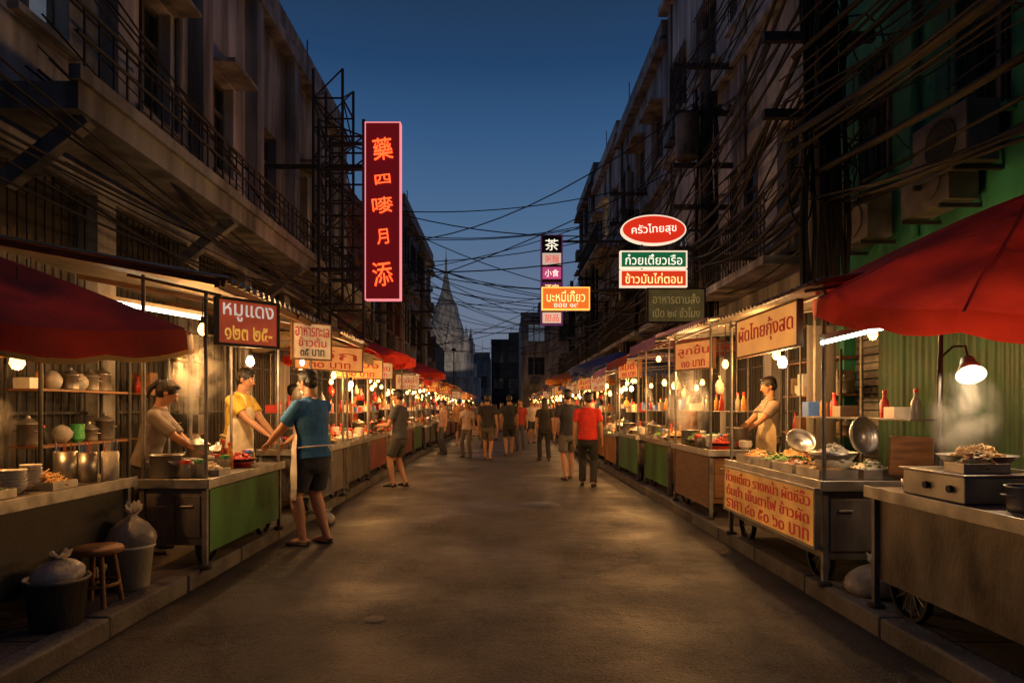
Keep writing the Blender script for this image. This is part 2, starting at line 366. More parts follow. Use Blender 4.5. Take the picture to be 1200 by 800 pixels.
for rr in(.08,.15,.21): mb.lathe((4.085,6.4,3.83),[(rr,0),(rr+.008,.004)],iron,20,tilt=Matrix.Rotation(math.radians(-90),3,'Y'))
mb.beam((4.05,6.15,3.52),(4.5,6.15,3.52),.04,.05,iron); mb.beam((4.05,6.75,3.52),(4.5,6.75,3.52),.04,.05,iron); mb.build(bevel=.01)
# ------------------------------------------------------------------ poles and cables
polem=wall('pole_concrete',(.16,.155,.15),.4)
poles=[(3.35,7.2),(3.9,13.2),(3.9,21),(3.9,30),(3.9,39),(-3.9,22),(-3.9,33)]
for x,y in poles:
    mb=MB('utility_pole'); mb.cyl((x,y,.1),(x,y,8.6),.15,polem,r1=.10,seg=10)
    for z in(7.9,7.0,6.0,5.2,4.4): mb.beam((x-.65,y-.1,z),(x+.5,y-.1,z),.08,.09,iron)
    for z in(7.9,7.0):
        for q in(-.55,-.25,.25,.45): mb.lathe((x+q,y-.1,z+.045),[(.02,0),(.05,.03),(.03,.06),(.05,.09),(.02,.13)],polem,8)
    mb.build()
mb=MB('transformer'); mb.cyl((3.5,13,6.1),(3.5,13,6.9),.22,dsteel,seg=14); mb.beam((3.5,13,6.5),(3.9,13.1,6.5),.08,.1,iron); mb.build()
mb=MB('power_cables'); rnd=random.Random(4)
def cable(p0,p1,sag,r=.012,n=9):
    p0=V(p0);p1=V(p1); mb.tube([p0.lerp(p1,i/n)-V((0,0,4*sag*(i/n)*(1-i/n))) for i in range(n+1)],r,cablem,4)
rp=[(3.35,-3)]+[p for p in poles if p[0]>0]+[(3.9,55)]
for i in range(len(rp)-1):
    (xa,ya),(xb,yb)=rp[i],rp[i+1]
    for k in range(40):
        za=rnd.choice([3.6,4.0,4.4,4.5,5.2,5.2,6,6,7,7.9,7.95])+rnd.uniform(-.12,.12); zb=za+rnd.uniform(-.25,.25)
        cable((xa+rnd.uniform(-.6,.45),ya-.1,za),(xb+rnd.uniform(-.6,.45),yb-.1,zb),rnd.uniform(.05,.55),rnd.uniform(.007,.02))
    for k in range(5):
        z=rnd.uniform(3.4,5.4); cable((xa+rnd.uniform(-.4,.3),ya,z),(xb+rnd.uniform(-.4,.3),yb,z+rnd.uniform(-.2,.2)),rnd.uniform(.15,.4),rnd.uniform(.025,.045))
for (x,y) in poles[:5]:
    for k in range(16 if y<10 else 9):
        cx=x+rnd.uniform(-.35,.2); cy=y-.15+rnd.uniform(-.15,.1); cz=rnd.uniform(3.3,7.2); R=rnd.uniform(.12,.4); ph=rnd.uniform(0,3)
        mb.tube([(cx+R*math.cos(t*.52)*math.cos(ph),cy+R*math.cos(t*.52)*math.sin(ph),cz+R*1.3*math.sin(t*.52)) for t in range(13)],.011,cablem,4)
    for k in range(24 if y<10 else 12):
        cx=x+rnd.uniform(-.28,.22); mb.tube([(cx+rnd.uniform(-.05,.05),y-.13-rnd.uniform(0,.1),z) for z in (2.2,3.2,4.2,5.2,6.2,7.4)],rnd.uniform(.01,.03),cablem,4)
    for k in range(10): cable((x,y,rnd.uniform(3.6,7.5)),(4.5,y+rnd.uniform(-3,3),rnd.uniform(3.5,7)),rnd.uniform(.1,.5),.009)
for (ya,za,yb,zb) in [(24,8.3,25,9.3),(26,8.0,27,8.8),(30,8.8,28,8.9),(31,7.6,30,9.6),(19,5.2,21,6.2)]: cable((-4.4,ya,za),(4.2,yb,zb),rnd.uniform(.2,.5),.018,14)
for k in range(28):
    ya=rnd.uniform(20,48); cable((-4.3,ya,rnd.uniform(4.5,8)),(4.2,ya+rnd.uniform(-7,7),rnd.uniform(4.8,8)),rnd.uniform(.2,1.1),.016,12)
for k in range(18):
    x=rnd.uniform(-4.3,-3.6); cable((x,6,rnd.uniform(3.3,5.6)),(x+rnd.uniform(-.2,.2),22,rnd.uniform(3.4,5.4)),rnd.uniform(.1,.6),rnd.uniform(.008,.02),14)
for k in range(10):
    x=rnd.uniform(-3.4,-3.0); cable((x,2,rnd.uniform(2.9,3.8)),(x-.2,13,rnd.uniform(3.0,3.8)),rnd.uniform(.1,.4),rnd.uniform(.007,.014),14)
for k in range(12):
    cable((-3.9,22,rnd.uniform(4.4,7.8)),(-3.9+rnd.uniform(-.4,.4),33,rnd.uniform(4.4,7.8)),rnd.uniform(.1,.6),.014)
    cable((-3.9,33,rnd.uniform(4.4,7.8)),(-3.9+rnd.uniform(-.4,.4),55,rnd.uniform(4.4,7.8)),rnd.uniform(.1,.6),.014)
mb.build()
mb=MB('steel_lattice_frame')
for (x0,x1,y0,y1,z0,z1) in [(-3.3,-2.5,12.2,13.0,2.6,6.5),(-3.9,-3.3,14,15,3.5,8.3)]:
    for x in(x0,x1):
        for y in(y0,y1): mb.beam((x,y,z0),(x,y,z1),.05,.05,iron)
    z=z0;k=0
    while z<z1-.3:
        z2=min(z+.6,z1)
        for y in(y0,y1):
            mb.beam((x0,y,z),(x1,y,z),.03,.03,iron); mb.beam((x0,y,z) if k%2 else (x1,y,z),(x1,y,z2) if k%2 else (x0,y,z2),.025,.025,iron)
        for x in(x0,x1):
            mb.beam((x,y0,z),(x,y1,z),.03,.03,iron); mb.beam((x,y0,z) if k%2 else (x,y1,z),(x,y1,z2) if k%2 else (x,y0,z2),.025,.025,iron)
        z=z2;k+=1
mb.beam((-4.5,12.6,5.8),(-2.5,12.6,5.8),.07,.07,iron); mb.beam((-4.5,12.6,3.9),(-2.5,12.6,3.9),.07,.07,iron)
mb.build()
# ------------------------------------------------------------------ neon / lit signs
neonred=emit('neon_red',(1,.075,.015),3.0); neonpink=emit('neon_pink',(1,.27,.30),1.0)
darkred=emit('sign_face_maroon',(.17,.005,.008),.55,False)
s=sign('neon_sign',(-2.11,12,4.79),(1,0,0),.62,3.1,darkred,[],t=.16,border=.014,bm=neonpink)
for i,(ch,w_,h_,yy) in enumerate([('藥',.34,.38,1.08),('四',.27,.16,.55),('嘜',.36,.28,.10),('月',.2,.26,-.45),('添',.34,.42,-1.1)]): lettering(s,ch,w_,h_,neonred,0,yy,.09,ext=.012,slant=.12)
mb=MB('bracket'); mb.beam((-.9,1.2,0),(-.3,1.2,0),.05,.05,iron); mb.beam((-.9,-1.2,0),(-.3,-1.2,0),.05,.05,iron); mb.build(s)
mb=MB('oval_sign'); ovr=emit('sign_face_red',(.75,.03,.01),.9,False); ovw=emit('sign_rim',(1,.75,.55),1.0,False)
def oval(rx,ry,z0,z1,m,seg=40):
    vs=[(rx*math.cos(2*math.pi*k/seg),ry*math.sin(2*math.pi*k/seg),z) for z in(z0,z1) for k in range(seg)]
    mb.add(vs,[(k,(k+1)%seg,seg+(k+1)%seg,seg+k) for k in range(seg)]+[tuple(range(seg))[::-1],tuple(range(seg,2*seg))],m)
oval(.57,.26,-.06,.06,ovw); oval(.545,.235,-.064,.064,ovr)
mb.beam((-.2,-.7,0),(-.2,-.25,0),.03,.03,iron,up=(0,0,1)); mb.beam((.4,0,0),(1.7,0,0),.04,.04,iron)
o=mb.build(mw=frame((2.63,12,4.47),(1,0,0)))
yel=emit('letter_yellow',(1,.6,.2),2.0); lw=emit('letter_white',(1,.9,.7),1.3); lor=emit('letter_orange',(1,.35,.06),2.2)
lettering(o,'ครัวไทยสุข',.78,.2,lw,0,0,.068,slant=.06)
gsf=emit('sign_face_green',(.01,.12,.045),.9,False); rsf=emit('sign_face_red2',(.65,.04,.01),1.0,False)
s=sign('shop_sign',(2.63,12,3.95),(1,0,0),1.17,.30,gsf,[('ก๋วยเตี๋ยวเรือ',.85,.62,0,lw)],border=.02,bm=ovw,t=.1)
s=sign('shop_sign',(2.63,12,3.62),(1,0,0),1.17,.30,rsf,[('ข้าวมันไก่ตอน',.85,.6,0,yel)],border=.02,bm=ovw,t=.1)
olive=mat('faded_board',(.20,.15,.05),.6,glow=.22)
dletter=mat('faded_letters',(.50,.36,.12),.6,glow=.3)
sign('shop_sign',(2.78,11,3.0),(1,0,0),.94,.56,olive,[('อาหารตามสั่ง',.8,.3,.2,dletter),('เปิด ๒๔ ชั่วโมง',.8,.28,-.2,dletter)],border=.02,bm=iron)
orf=emit('sign_face_orange',(.80,.15,.02),1.1)
sign('shop_sign',(1.82,20,4.55),(1,0,0),1.4,.66,orf,[('บะหมี่เกี๊ยว',.8,.5,.1,yel),('ซอย ๑๙',.5,.18,-.3,lw)],border=.03,bm=lor,t=.15)
pf=emit('sign_face_purple',(.10,.02,.09),.8,False)
s=sign('shop_sign',(1.45,20.6,5.2),(1,0,0),.66,2.7,mat('sign_black',(.02,.015,.02),.5),[],t=.2,border=.03,bm=pf)
lettering(s,'茶',.40,.34,lw,0,1.05,.11)
dw=emit('panel_dim_white',(.9,.7,.55),.6,False)
mb=MB('panels'); mb.box((-.28,.45,.1),(.28,.8,.112),dw); mb.box((-.28,.02,.1),(.28,.38,.112),emit('pink_panel',(.8,.12,.35),.5,False)); mb.box((-.28,-.45,.1),(.28,-.08,.112),pf); mb.box((-.28,-1.3,.1),(.28,-.98,.112),dw); mb.build(s)
lettering(s,'粥麵',.42,.24,ovr,0,.62,.118); lettering(s,'酒家',.42,.26,yel,0,-.27,.118); lettering(s,'甜品',.42,.22,ovr,0,-1.14,.118); lettering(s,'小食',.42,.22,lw,0,.20,.118)
for (x,y,z) in[(1.45,20.6,6.4),(1.82,20,4.8),(2.63,12,4.0)]:
    mb=MB('sign_bracket'); mb.beam((x,y+.12,z),(4.5,y+.12,z),.06,.06,iron); mb.beam((x+.4,y+.12,z),(4.5,y+.12,z+.9),.03,.03,iron); mb.build()
# ------------------------------------------------------------------ food helpers
def pile(mb,c,rx,ry,h,m,n=60,sz=.022,m2=None):
    n=int(n*1.7)
    for k in range(n):
        t=random.uniform(0,6.283); q=math.sqrt(random.random()); x=c[0]+rx*q*math.cos(t); y=c[1]+ry*q*math.sin(t)
        z=c[2]+h*(1-q*q)*random.uniform(.5,1)
        if m.name=='noodles' and k%3:
            a0=random.uniform(0,6.28); rr=random.uniform(.012,.03); mb.tube([(x+rr*math.cos(a0+i*1.1),y+rr*math.sin(a0+i*1.1),z+.012*math.sin(i*1.7+a0)) for i in range(6)],.0035,m,4); continue
        s=sz*random.choice([.35,.5,.6,.75,1.0]); R=Matrix.Rotation(random.uniform(0,3),3,'Z')@Matrix.Rotation(random.uniform(-.6,.6),3,'X')
        mb.ell((x,y,z),(s*1.5,s*.8,s*.6),m2 if (m2 and random.random()<.3) else m,6,4,.15,R)
    mb.ell((c[0],c[1],c[2]),(rx,ry,h*.75),m,12,6,.03)
def tray(mb,x0,x1,y0,y1,z,m,m2=None,h=.05,n=50):
    t=.006
    mb.box((x0,y0,z),(x1,y1,z+t),steel)
    for a,b in(((x0,y0),(x1,y0+t)),((x0,y1-t),(x1,y1)),((x0,y0+t),(x0+t,y1-t)),((x1-t,y0+t),(x1,y1-t))): mb.box((*a,z+t),(*b,z+h),alu)
    pile(mb,((x0+x1)/2,(y0+y1)/2,z+.02),(x1-x0)*.44,(y1-y0)*.44,h+.04,m,n,.02,m2)
def pot(mb,x,y,z,r,h,m=None,lid=False,fill=None):
    m=m or steel
    mb.lathe((x,y,z),[(0,0),(r*.95,0),(r,.02),(r,h),(r+.012,h+.004),(r+.012,h+.012),(r-.004,h+.01),(r-.004,.02)],m,22)
    if lid: mb.lathe((x,y,z+h+.012),[(r+.005,0),(r*.8,.02),(r*.3,.045),(.02,.05),(.02,.07),(0,.075)],alu,22)
    if fill: mb.lathe((x,y,z+h*.85),[(0,.01),(r*.5,.006),(r-.006,0)],fill,18)
    for s in(-1,1): mb.tube([(x+s*r,y-.03,z+h*.7),(x+s*(r+.03),y-.02,z+h*.72),(x+s*(r+.03),y+.02,z+h*.72),(x+s*r,y+.03,z+h*.7)],.005,m,5)
def wok(mb,x,y,z,r,food=None,m=None):
    mb.lathe((x,y,z),[(0,0),(r*.5,.02),(r*.85,r*.25),(r,r*.4),(r+.008,r*.42),(r*.98,r*.4),(r*.82,r*.27),(0,.02)],m or iron,24)
    if food: pile(mb,(x,y,z+r*.2),r*.75,r*.75,.1,food,70,.02)
def bottle(mb,x,y,z,m,h=.22,r=.032): mb.lathe((x,y,z),[(0,0),(r,0),(r,h*.6),(r*.4,h*.78),(r*.4,h*.93)],m,12); mb.lathe((x,y,z+h*.93),[(r*.5,0),(r*.5,.025),(0,.027)],redpl,10)
def bowls(mb,x,y,z,n=5,r=.075,m=None):
    for k in range(n): mb.lathe((x+random.uniform(-.004,.004),y,z+k*.018),[(r*.45,0),(r*.8,.025),(r,.05),(r*.96,.05),(r*.4,.01),(0,.008)],m or white,16)
def bucket(mb,x,y,z,r,h,m): mb.lathe((x,y,z),[(0,0),(r*.8,0),(r,h),(r+.01,h),(r+.01,h-.02),(r*.97,h-.02)],m,20)
glassy=mat('jar_glass',(.35,.33,.28),.1,0,.2,5,0,trans=.4,spec=.8)
def goods(side,u0,u1,y0,y1,z,seed,dense=1.0,n=50,hang=2.2,pend=True):
    random.seed(seed); mb=MB('food_display'); y=y0+.12
    while y<y1-.12:
        for u in (u0+.14,(u0+u1)/2+.12):
            x=side*(u+random.uniform(-.02,.03)); c=random.random(); f=random.choice(FOOD); f2=random.choice(FOOD)
            if c<.35: tray(mb,x-.13,x+.13,y-.12,y+.12,z,f,f2,n=int(n*dense))
            elif c<.5: pot(mb,x,y,z,random.uniform(.09,.13),random.uniform(.12,.24),random.choice([steel,alu]),random.random()<.5,f)
            elif c<.62:
                for k in range(4): bottle(mb,x+random.uniform(-.1,.1),y+random.uniform(-.09,.09),z,random.choice([FOOD[4],FOOD[3],glassy,black,FOOD[1]]),random.uniform(.16,.26))
            elif c<.72: bowls(mb,x,y,z,random.randint(4,9)); bowls(mb,x+.0,y+.16,z,random.randint(3,7),.06,random.choice([white,greenpl,redpl]))
            elif c<.84: wok(mb,x,y,z+.02,.14,f)
            else:
                for k in range(3): 
                    q=random.uniform(-.08,.08); mb.lathe((x+q,y-.1+k*.09,z),[(0,0),(.04,0),(.042,.1),(.035,.12)],glassy,10); mb.lathe((x+q,y-.1+k*.09,z+.12),[(.042,0),(.042,.025),(0,.03)],random.choice([redpl,bluepl,greenpl,white]),10)
        y+=.25
    yy=y0+.2
    while yy<y1 and pend:
        zz=random.uniform(1.5,1.8)
        if random.random()<.5:
            x=side*(u0+random.uniform(.3,.62)); rr=random.uniform(.035,.06); hh=random.uniform(.12,.2)
            mb.cyl((x,yy,zz+.02),(x,yy,hang),.003,black,seg=4); ph=random.uniform(0,6); vs=[]; pf_=[(.05,-1),(.55,-.97),(.95,-.8),(1,-.5),(.75,-.25),(.3,-.05),(.12,.02),(.3,.12),(.42,.2)]
            for (a_,b_) in pf_:
                for q in range(14): w_=1+.13*math.sin(3*q*.4488+ph)+.1*math.sin(5*q*.4488+b_*4); vs.append((x+a_*rr*w_*math.cos(q*.4488),yy+a_*rr*w_*.7*math.sin(q*.4488),zz+b_*hh))
            mb.add(vs,[(i*14+q,i*14+(q+1)%14,(i+1)*14+(q+1)%14,(i+1)*14+q) for i in range(8) for q in range(14)],random.choice([bag,bag,bag,FOOD[6],redpl]),True)
        yy+=.28
    return mb.build()
def cart(side,u0,u1,y0,y1,zt=.86,body=None,panel=None,posts=True,roofz=2.3,roof=None,roofmat=None,shelf=True,over=.25,uback=None,ztilt=.12,fr=None):
    body=body or dsteel; fr=fr or post; X=lambda u:side*u
    mb=MB('food_cart')
    mb.box((X(u0+.03),y0+.03,.30),(X(u1-.03),y1-.03,zt-.045),body)
    mb.box((X(u0-.02),y0-.02,zt-.042),(X(u1+.02),y1+.02,zt),dsteel)
    mb.box((X(u0-.03),y0-.03,zt-.06),(X(u0-.021),y1+.03,zt+.012),alu); mb.box((X(u0-.021),y0-.03,zt-.06),(X(u1+.02),y0-.021,zt+.012),alu)
    if panel: mb.box((X(u0+.006),y0+.07,.24),(X(u0+.028),y1-.07,zt-.08),panel)
    for u in(u0+.02,u1-.02):
        for y in(y0+.02,y1-.02):
            mb.box((X(u-.018),y-.018,.15),(X(u+.018),y+.018,zt-.046),fr)
            mb.lathe((X(u),y,.15),[(.05,-.03),(.05,.0),(.01,.01)],black,10)
    w=u1-u0
    for k in range(2):
        a=u0+.06+k*(w-.12)/2; bq=a+(w-.12)/2-.015
        mb.box((X(a),y0+.018,.36),(X(bq),y0+.028,zt-.12),body); mb.beam((X(a+.05),y0+.008,zt-.2),(X(a+.15),y0+.008,zt-.2),.015,.015,alu)
    for y in(y0+.25,y1-.25):
        mb.lathe((X(u0+.1),y,.30),[(.17,-.02),(.19,-.02),(.19,.02),(.17,.02),(.17,-.02)],black,24,tilt=Matrix.Rotation(math.radians(90),3,'Y'))
        for k in range(6):
            t=k*math.pi/6; mb.cyl((X(u0+.1),y-.17*math.cos(t),.30-.17*math.sin(t)),(X(u0+.1),y+.17*math.cos(t),.30+.17*math.sin(t)),.004,alu,seg=4,caps=False)
    ub=uback or u1
    if posts:
        for y in(y0+.03,y1-.03):
            mb.cyl((X(u0+.02),y,zt),(X(u0+.02),y,roofz),.015,fr,seg=8); mb.cyl((X(ub-.02),y,.12 if ub>u1 else zt),(X(ub-.02),y,roofz+ztilt),.015,fr,seg=8)
            mb.cyl((X(u0-over),y,roofz-.03-over*.1),(X(ub+.1),y,roofz+ztilt),.014,fr,seg=6)
        mb.cyl((X(u0+.02),y0,roofz-.06),(X(u0+.02),y1,roofz-.06),.014,fr,seg=6)
        if shelf:
            mb.box((X(u1-.22),y0+.05,zt+.42),(X(u1-.02),y1-.05,zt+.435),dsteel)
            for q in range(int((y1-y0)/.2)):
                yy=y0+.15+q*.2; c=random.random()
                if c<.4: bottle(mb,X(u1-.12),yy,zt+.435,random.choice([FOOD[4],FOOD[3],glassy]),.2)
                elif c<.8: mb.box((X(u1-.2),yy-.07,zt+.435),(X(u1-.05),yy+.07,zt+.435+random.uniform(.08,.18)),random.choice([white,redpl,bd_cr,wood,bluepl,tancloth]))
    if roof=='zinc':
        mb.corr((X(u0-over),y0-.2,roofz-.0),(0,y1-y0+.4,0),(X(ub+.15)-X(u0-over),0,ztilt+.05),roofmat or zinc)
    elif roof=='cloth':
        N=10; vs=[];M_=6
        for i in range(N+1):
            for j in range(M_+1):
                y=y0-.15+(y1-y0+.3)*i/N; u=u0-over+(ub+.15-u0+over)*j/M_
                z=roofz+.02+(ztilt)*j/M_+.22*math.sin(math.pi*j/M_)-.03*abs(math.sin(i*math.pi/5*1.0))
                vs.append((X(u),y,z))
        mb.add(vs,[(i*(M_+1)+j,(i+1)*(M_+1)+j,(i+1)*(M_+1)+j+1,i*(M_+1)+j+1) for i in range(N) for j in range(M_)],roofmat,True)
        vs=[]
        for i in range(N*4+1):
            y=y0-.15+(y1-y0+.3)*i/(N*4); z=roofz+.018-.03*abs(math.sin(i/4*math.pi/5))
            vs+=[(X(u0-over),y,z),(X(u0-over-.01),y,z-.12-.035*abs(math.sin(i*math.pi/4)))]
        mb.add(vs,[(2*i,2*i+2,2*i+3,2*i+1) for i in range(N*4)],roofmat)
    return mb.build(bevel=.004 if y0<10 else 0)
def umbrella(x,y,apex,rim,R,m,tilt=(0,0),n=8,base=.12,rot=.39,val=.13,trim=None):
    root=empty('market_umbrella',(x,y,0)); mb=MB('canopy'); T=Matrix.Rotation(tilt[0],3,'X')@Matrix.Rotation(tilt[1],3,'Y'); c=V((0,0,apex)); h=apex-rim
    seg=6;rad=7; vs=[]
    def pt(k,q,drop=0):
        a=rot+2*math.pi*k/(n*seg); fr=(k%seg)/seg
        rr=R*q*(math.cos(math.pi/n)/math.cos((fr-.5)*2*math.pi/n))
        sag=.05*q*math.sin(math.pi*fr)
        return c+T@V((rr*math.cos(a),rr*math.sin(a),-h*(q**1.12)-sag*.6-drop))
    for j in range(rad+1):
        for k in range(n*seg): vs.append(pt(k,j/rad))
    NN=n*seg
    mb.add(vs,[(j*NN+k,j*NN+(k+1)%NN,(j+1)*NN+(k+1)%NN,(j+1)*NN+k) for j in range(rad) for k in range(NN)],m,True)
    vs=[pt(k,1) for k in range(NN)]+[pt(k,1.005,val+.03*abs(math.sin(k*math.pi/3))) for k in range(NN)]
    mb.add(vs,[(k,(k+1)%NN,NN+(k+1)%NN,NN+k) for k in range(NN)],m,True)
    if trim:
        vs=[pt(k,1.012,val-.005+.03*abs(math.sin(k*math.pi/3))) for k in range(NN)]+[pt(k,1.012,val+.025+.03*abs(math.sin(k*math.pi/3))) for k in range(NN)]
        mb.add(vs,[(k,(k+1)%NN,NN+(k+1)%NN,NN+k) for k in range(NN)],trim,True)
    mb.build(root)
    mb=MB('frame')
    for k in range(n): mb.cyl(c+T@V((0,0,-.02)),pt(k*seg,1)-V((0,0,.01)),.008,alu,seg=5); mb.cyl(c+T@V((0,0,-h*1.1)),pt(k*seg,.55)-V((0,0,.01)),.006,alu,seg=5)
    mb.cyl((0,0,base),c+T@V((0,0,.06)),.022,alu,seg=10); mb.lathe((0,0,base),[(.22,0),(.22,.05),(.04,.09),(.03,.3)],concrete,16)
    mb.build(root); return root
bd_red=mat('board_red',(.42,.06,.025),.5,glow=.5); bd_or=mat('board_orange',(.70,.27,.07),.5,0,.25,glow=.55); bd_cr=mat('board_cream',(.62,.42,.2),.5,glow=.4); bd_or2=mat('board_salmon',(.80,.33,.07),.5,0,.25,3,glow=.6)  # glow puts the light of nearby bulbs into the board colours
t_red=mat('letters_red',(.5,.03,.015),.5,glow=.25); t_yel=mat('letters_yellow',(.75,.42,.06),.5,glow=.7); t_wh=mat('letters_white',(.75,.7,.6),.5,glow=.6); t_blk=mat('letters_dark',(.05,.02,.01),.5)  # letters glow with the boards, imitating bulb light on them
# ------------------------------------------------------------------ LEFT near stalls
cartA=cart(-1,2.66,3.6,2.5,4.88,.85,posts=False,body=iron)
goods(-1,2.7,3.5,2.6,4.4,.852,101,1.6,60,pend=False)
umbrella(-3.55,4.35,2.42,1.86,1.5,maroon,(math.radians(5),math.radians(0)),trim=goldtrim,rot=0)
bulb(-2.92,4.1,1.62,5,2.2)
mb=MB('utensil_canister')
for (x,y,r,h,m) in((-2.82,4.62,.062,.2,alu),(-2.72,4.72,.055,.2,white),(-2.92,4.55,.07,.21,alu)):
    mb.lathe((x,y,.852),[(0,0),(r,0),(r,h),(r-.004,h),(r-.004,.01)],m,20)
    for k in range(7):
        a=random.uniform(0,6.28); mb.cyl((x+r*.4*math.cos(a),y+r*.4*math.sin(a),.87),(x+r*.8*math.cos(a),y+r*.8*math.sin(a),.852+h+random.uniform(.02,.09)),.004,random.choice([alu,wood,redpl,bluepl]),seg=5)
mb.build()
cartB=cart(-1,2.26,2.78,5.2,6.95,.80,body=dsteel,panel=green,roofz=2.25,shelf=False,over=.1)
goods(-1,2.3,2.75,5.25,6.9,.802,55,1.4,60,pend=False)
mb=MB('steel_bowl'); 
mb.lathe((-2.62,5.45,.802),[(0,0),(.08,.0),(.15,.08),(.18,.14),(.185,.14),(.15,.075),(.08,.01)],steel,24); pile(mb,(-2.62,5.45,.86),.13,.13,.12,FOOD[5],60,.02); mb.build()
mb=MB('corrugated_awning')
mb.corr((-2.02,5.0,2.30),(0,5.3,0),(-2.3,0,.42),zinc,pitch=.14,amp=.02)
for y in(5.05,6.9,8.7,10.2): mb.beam((-2.05,y,2.27),(-4.3,y,2.68),.04,.05,wood)
for y in(5.1,8.6,10.2): mb.cyl((-3.95,y,.12),(-3.95,y,2.6),.03,redpl if y<6 else post,seg=8)
mb.beam((-2.1,5.0,2.26),(-2.1,10.3,2.26),.04,.05,wood); mb.build()
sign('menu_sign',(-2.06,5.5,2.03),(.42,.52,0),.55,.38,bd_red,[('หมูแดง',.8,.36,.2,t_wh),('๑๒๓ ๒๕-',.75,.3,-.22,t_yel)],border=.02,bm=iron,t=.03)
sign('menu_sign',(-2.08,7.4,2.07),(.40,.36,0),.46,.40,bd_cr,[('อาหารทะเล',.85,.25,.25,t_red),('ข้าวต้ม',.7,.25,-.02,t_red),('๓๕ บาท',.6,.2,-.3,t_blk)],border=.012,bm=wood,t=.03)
bulb(-2.43,6.55,1.79,9,2.3,white_=True)
bulb(-2.6,5.9,2.02,6,2.3,light=True)
bulb(-3.3,6.9,1.95,8,2.5)
bulb(-3.6,5.2,2.0,5,2.5)
tube_light((-3.5,5.9,2.28),(-2.85,6.5,2.2))
mb=MB('wooden_stool'); mb.lathe((-2.53,4.25,.45),[(0,0),(.14,0),(.15,.01),(.15,.03),(.14,.04),(0,.042)],wood,24)
for k in range(4):
    t=.78+k*math.pi/2; mb.cyl((-2.53+.09*math.cos(t),4.25+.09*math.sin(t),.45),(-2.53+.14*math.cos(t),4.25+.14*math.sin(t),.13),.016,wood,seg=8)
mb.lathe((-2.53,4.25,.25),[(.118,0),(.128,0),(.128,.02),(.118,.02)],wood,20); mb.build()
def bagmesh(name,x,y,z,rx,rz,seed=1):
    random.seed(seed); mb=MB(name); seg=36; prof=[(.0,0),(.6,.005),(.85,.06),(.98,.18),(1.02,.32),(.97,.48),(.85,.64),(.66,.78),(.42,.89),(.16,.97),(.08,1.03),(.16,1.12),(.28,1.22),(.36,1.27)]
    ph=[random.uniform(0,6) for _ in range(6)]; vs=[]
    for i,(r,h) in enumerate(prof):
        for k in range(seg):
            t=2*math.pi*k/seg; e_=h if h<1 else 1
            w=1+.08*math.sin(2*t+ph[0]+h*2)+.06*e_*abs(math.sin(5*t+ph[1]-h*3))+.07*e_*abs(math.sin(9*t+ph[2]+h*2))-.05+.03*math.sin(13*t+ph[4]+h*9)
            vs.append((x+r*rx*w*math.cos(t)+.02*h,y+r*rx*w*math.sin(t),z+h*rz*(1+.05*math.sin(2*t+ph[3])+(.08*math.sin(5*t+ph[5]) if h>1.1 else 0))))
    mb.add(vs,[(i*seg+k,i*seg+(k+1)%seg,(i+1)*seg+(k+1)%seg,(i+1)*seg+k) for i in range(len(prof)-1) for k in range(seg)],bag,True)
    return mb.build()
mb=MB('plastic_bucket'); bucket(mb,-2.56,4.68,.12,.15,.30,white); mb.build()
bagmesh('plastic_bag',-2.56,4.68,.38,.155,.24,seed=3)
mb=MB('plastic_bucket'); bucket(mb,-2.52,3.85,.12,.16,.28,dsteel); mb.build()
bagmesh('plastic_bag',-2.52,3.85,.36,.14,.14,seed=5)
bagmesh('plastic_bag',2.44,4.50,.12,.17,.2,seed=8)
bagmesh('plastic_bag',-2.05,7.9,.006,.1,.14,seed=9)
# ------------------------------------------------------------------ RIGHT near stalls
cartR=cart(1,2.27,3.3,2.3,4.22,.86,posts=False)
mb=MB('steam_table'); mb.box((2.33,3.45,.862),(2.85,3.98,1.0),steel); mb.box((2.31,3.43,1.0),(2.87,4.0,1.012),alu)
mb.cyl((2.31,3.55,.93),(2.325,3.55,.93),.02,black); mb.cyl((2.31,3.75,.93),(2.325,3.75,.93),.02,black); mb.build(bevel=.006)
mb=MB('wok'); wok(mb,2.62,3.78,1.013,.19,FOOD[0],steel); mb.build()
mb=MB('food_tray'); tray(mb,2.36,2.6,3.5,3.66,1.013,FOOD[6],FOOD[2],n=60); mb.build()
mb=MB('food_tray'); mb.lathe((2.5,4.09,.862),[(0,0),(.09,0),(.10,.06),(.105,.06),(.09,.01)],alu,20); pile(mb,(2.5,4.09,.89),.08,.08,.09,FOOD[0],60,.02,FOOD[3]); mb.build()
mb=MB('cooking_pot'); pot(mb,2.48,3.22,.862,.09,.11,steel,False,FOOD[1]); pot(mb,2.44,2.98,.862,.08,.09,steel,False,FOOD[4]); mb.build()
mb=MB('condiment_bottle'); [bottle(mb,2.75+.07*k,4.12,.862,m) for k,m in enumerate([FOOD[4],FOOD[1],glassy,FOOD[3]])]; mb.build()
umbrella(3.34,4.35,2.72,2.06,1.26,redcloth,(math.radians(13),0),rot=0,val=.12)
mb=MB('clamp_lamp'); mb.cyl((2.60,4.12,.862),(2.66,4.14,1.95),.012,iron,seg=8)
mb.tube([(2.65,4.13,1.66),(2.70,4.1,1.72),(2.76,4.08,1.72),(2.765,4.07,1.66)],.008,iron,6)
ld=V((-.25,-.62,-.74)).normalized(); R_=V((0,0,-1)).rotation_difference(ld).to_matrix(); lc=V((2.765,4.07,1.64))
mb.lathe(lc,[(.012,.02),(.035,.0),(.045,-.05),(.08,-.13),(.075,-.13),(.04,-.05),(.02,-.02)],alu,24,tilt=R_)
mb.ell(lc+ld*.075,(.036,.036,.045),bulbw,12,8)
o=mb.build(); lamp_light(o,lc+ld*.175,17,(1,.68,.36),.03)
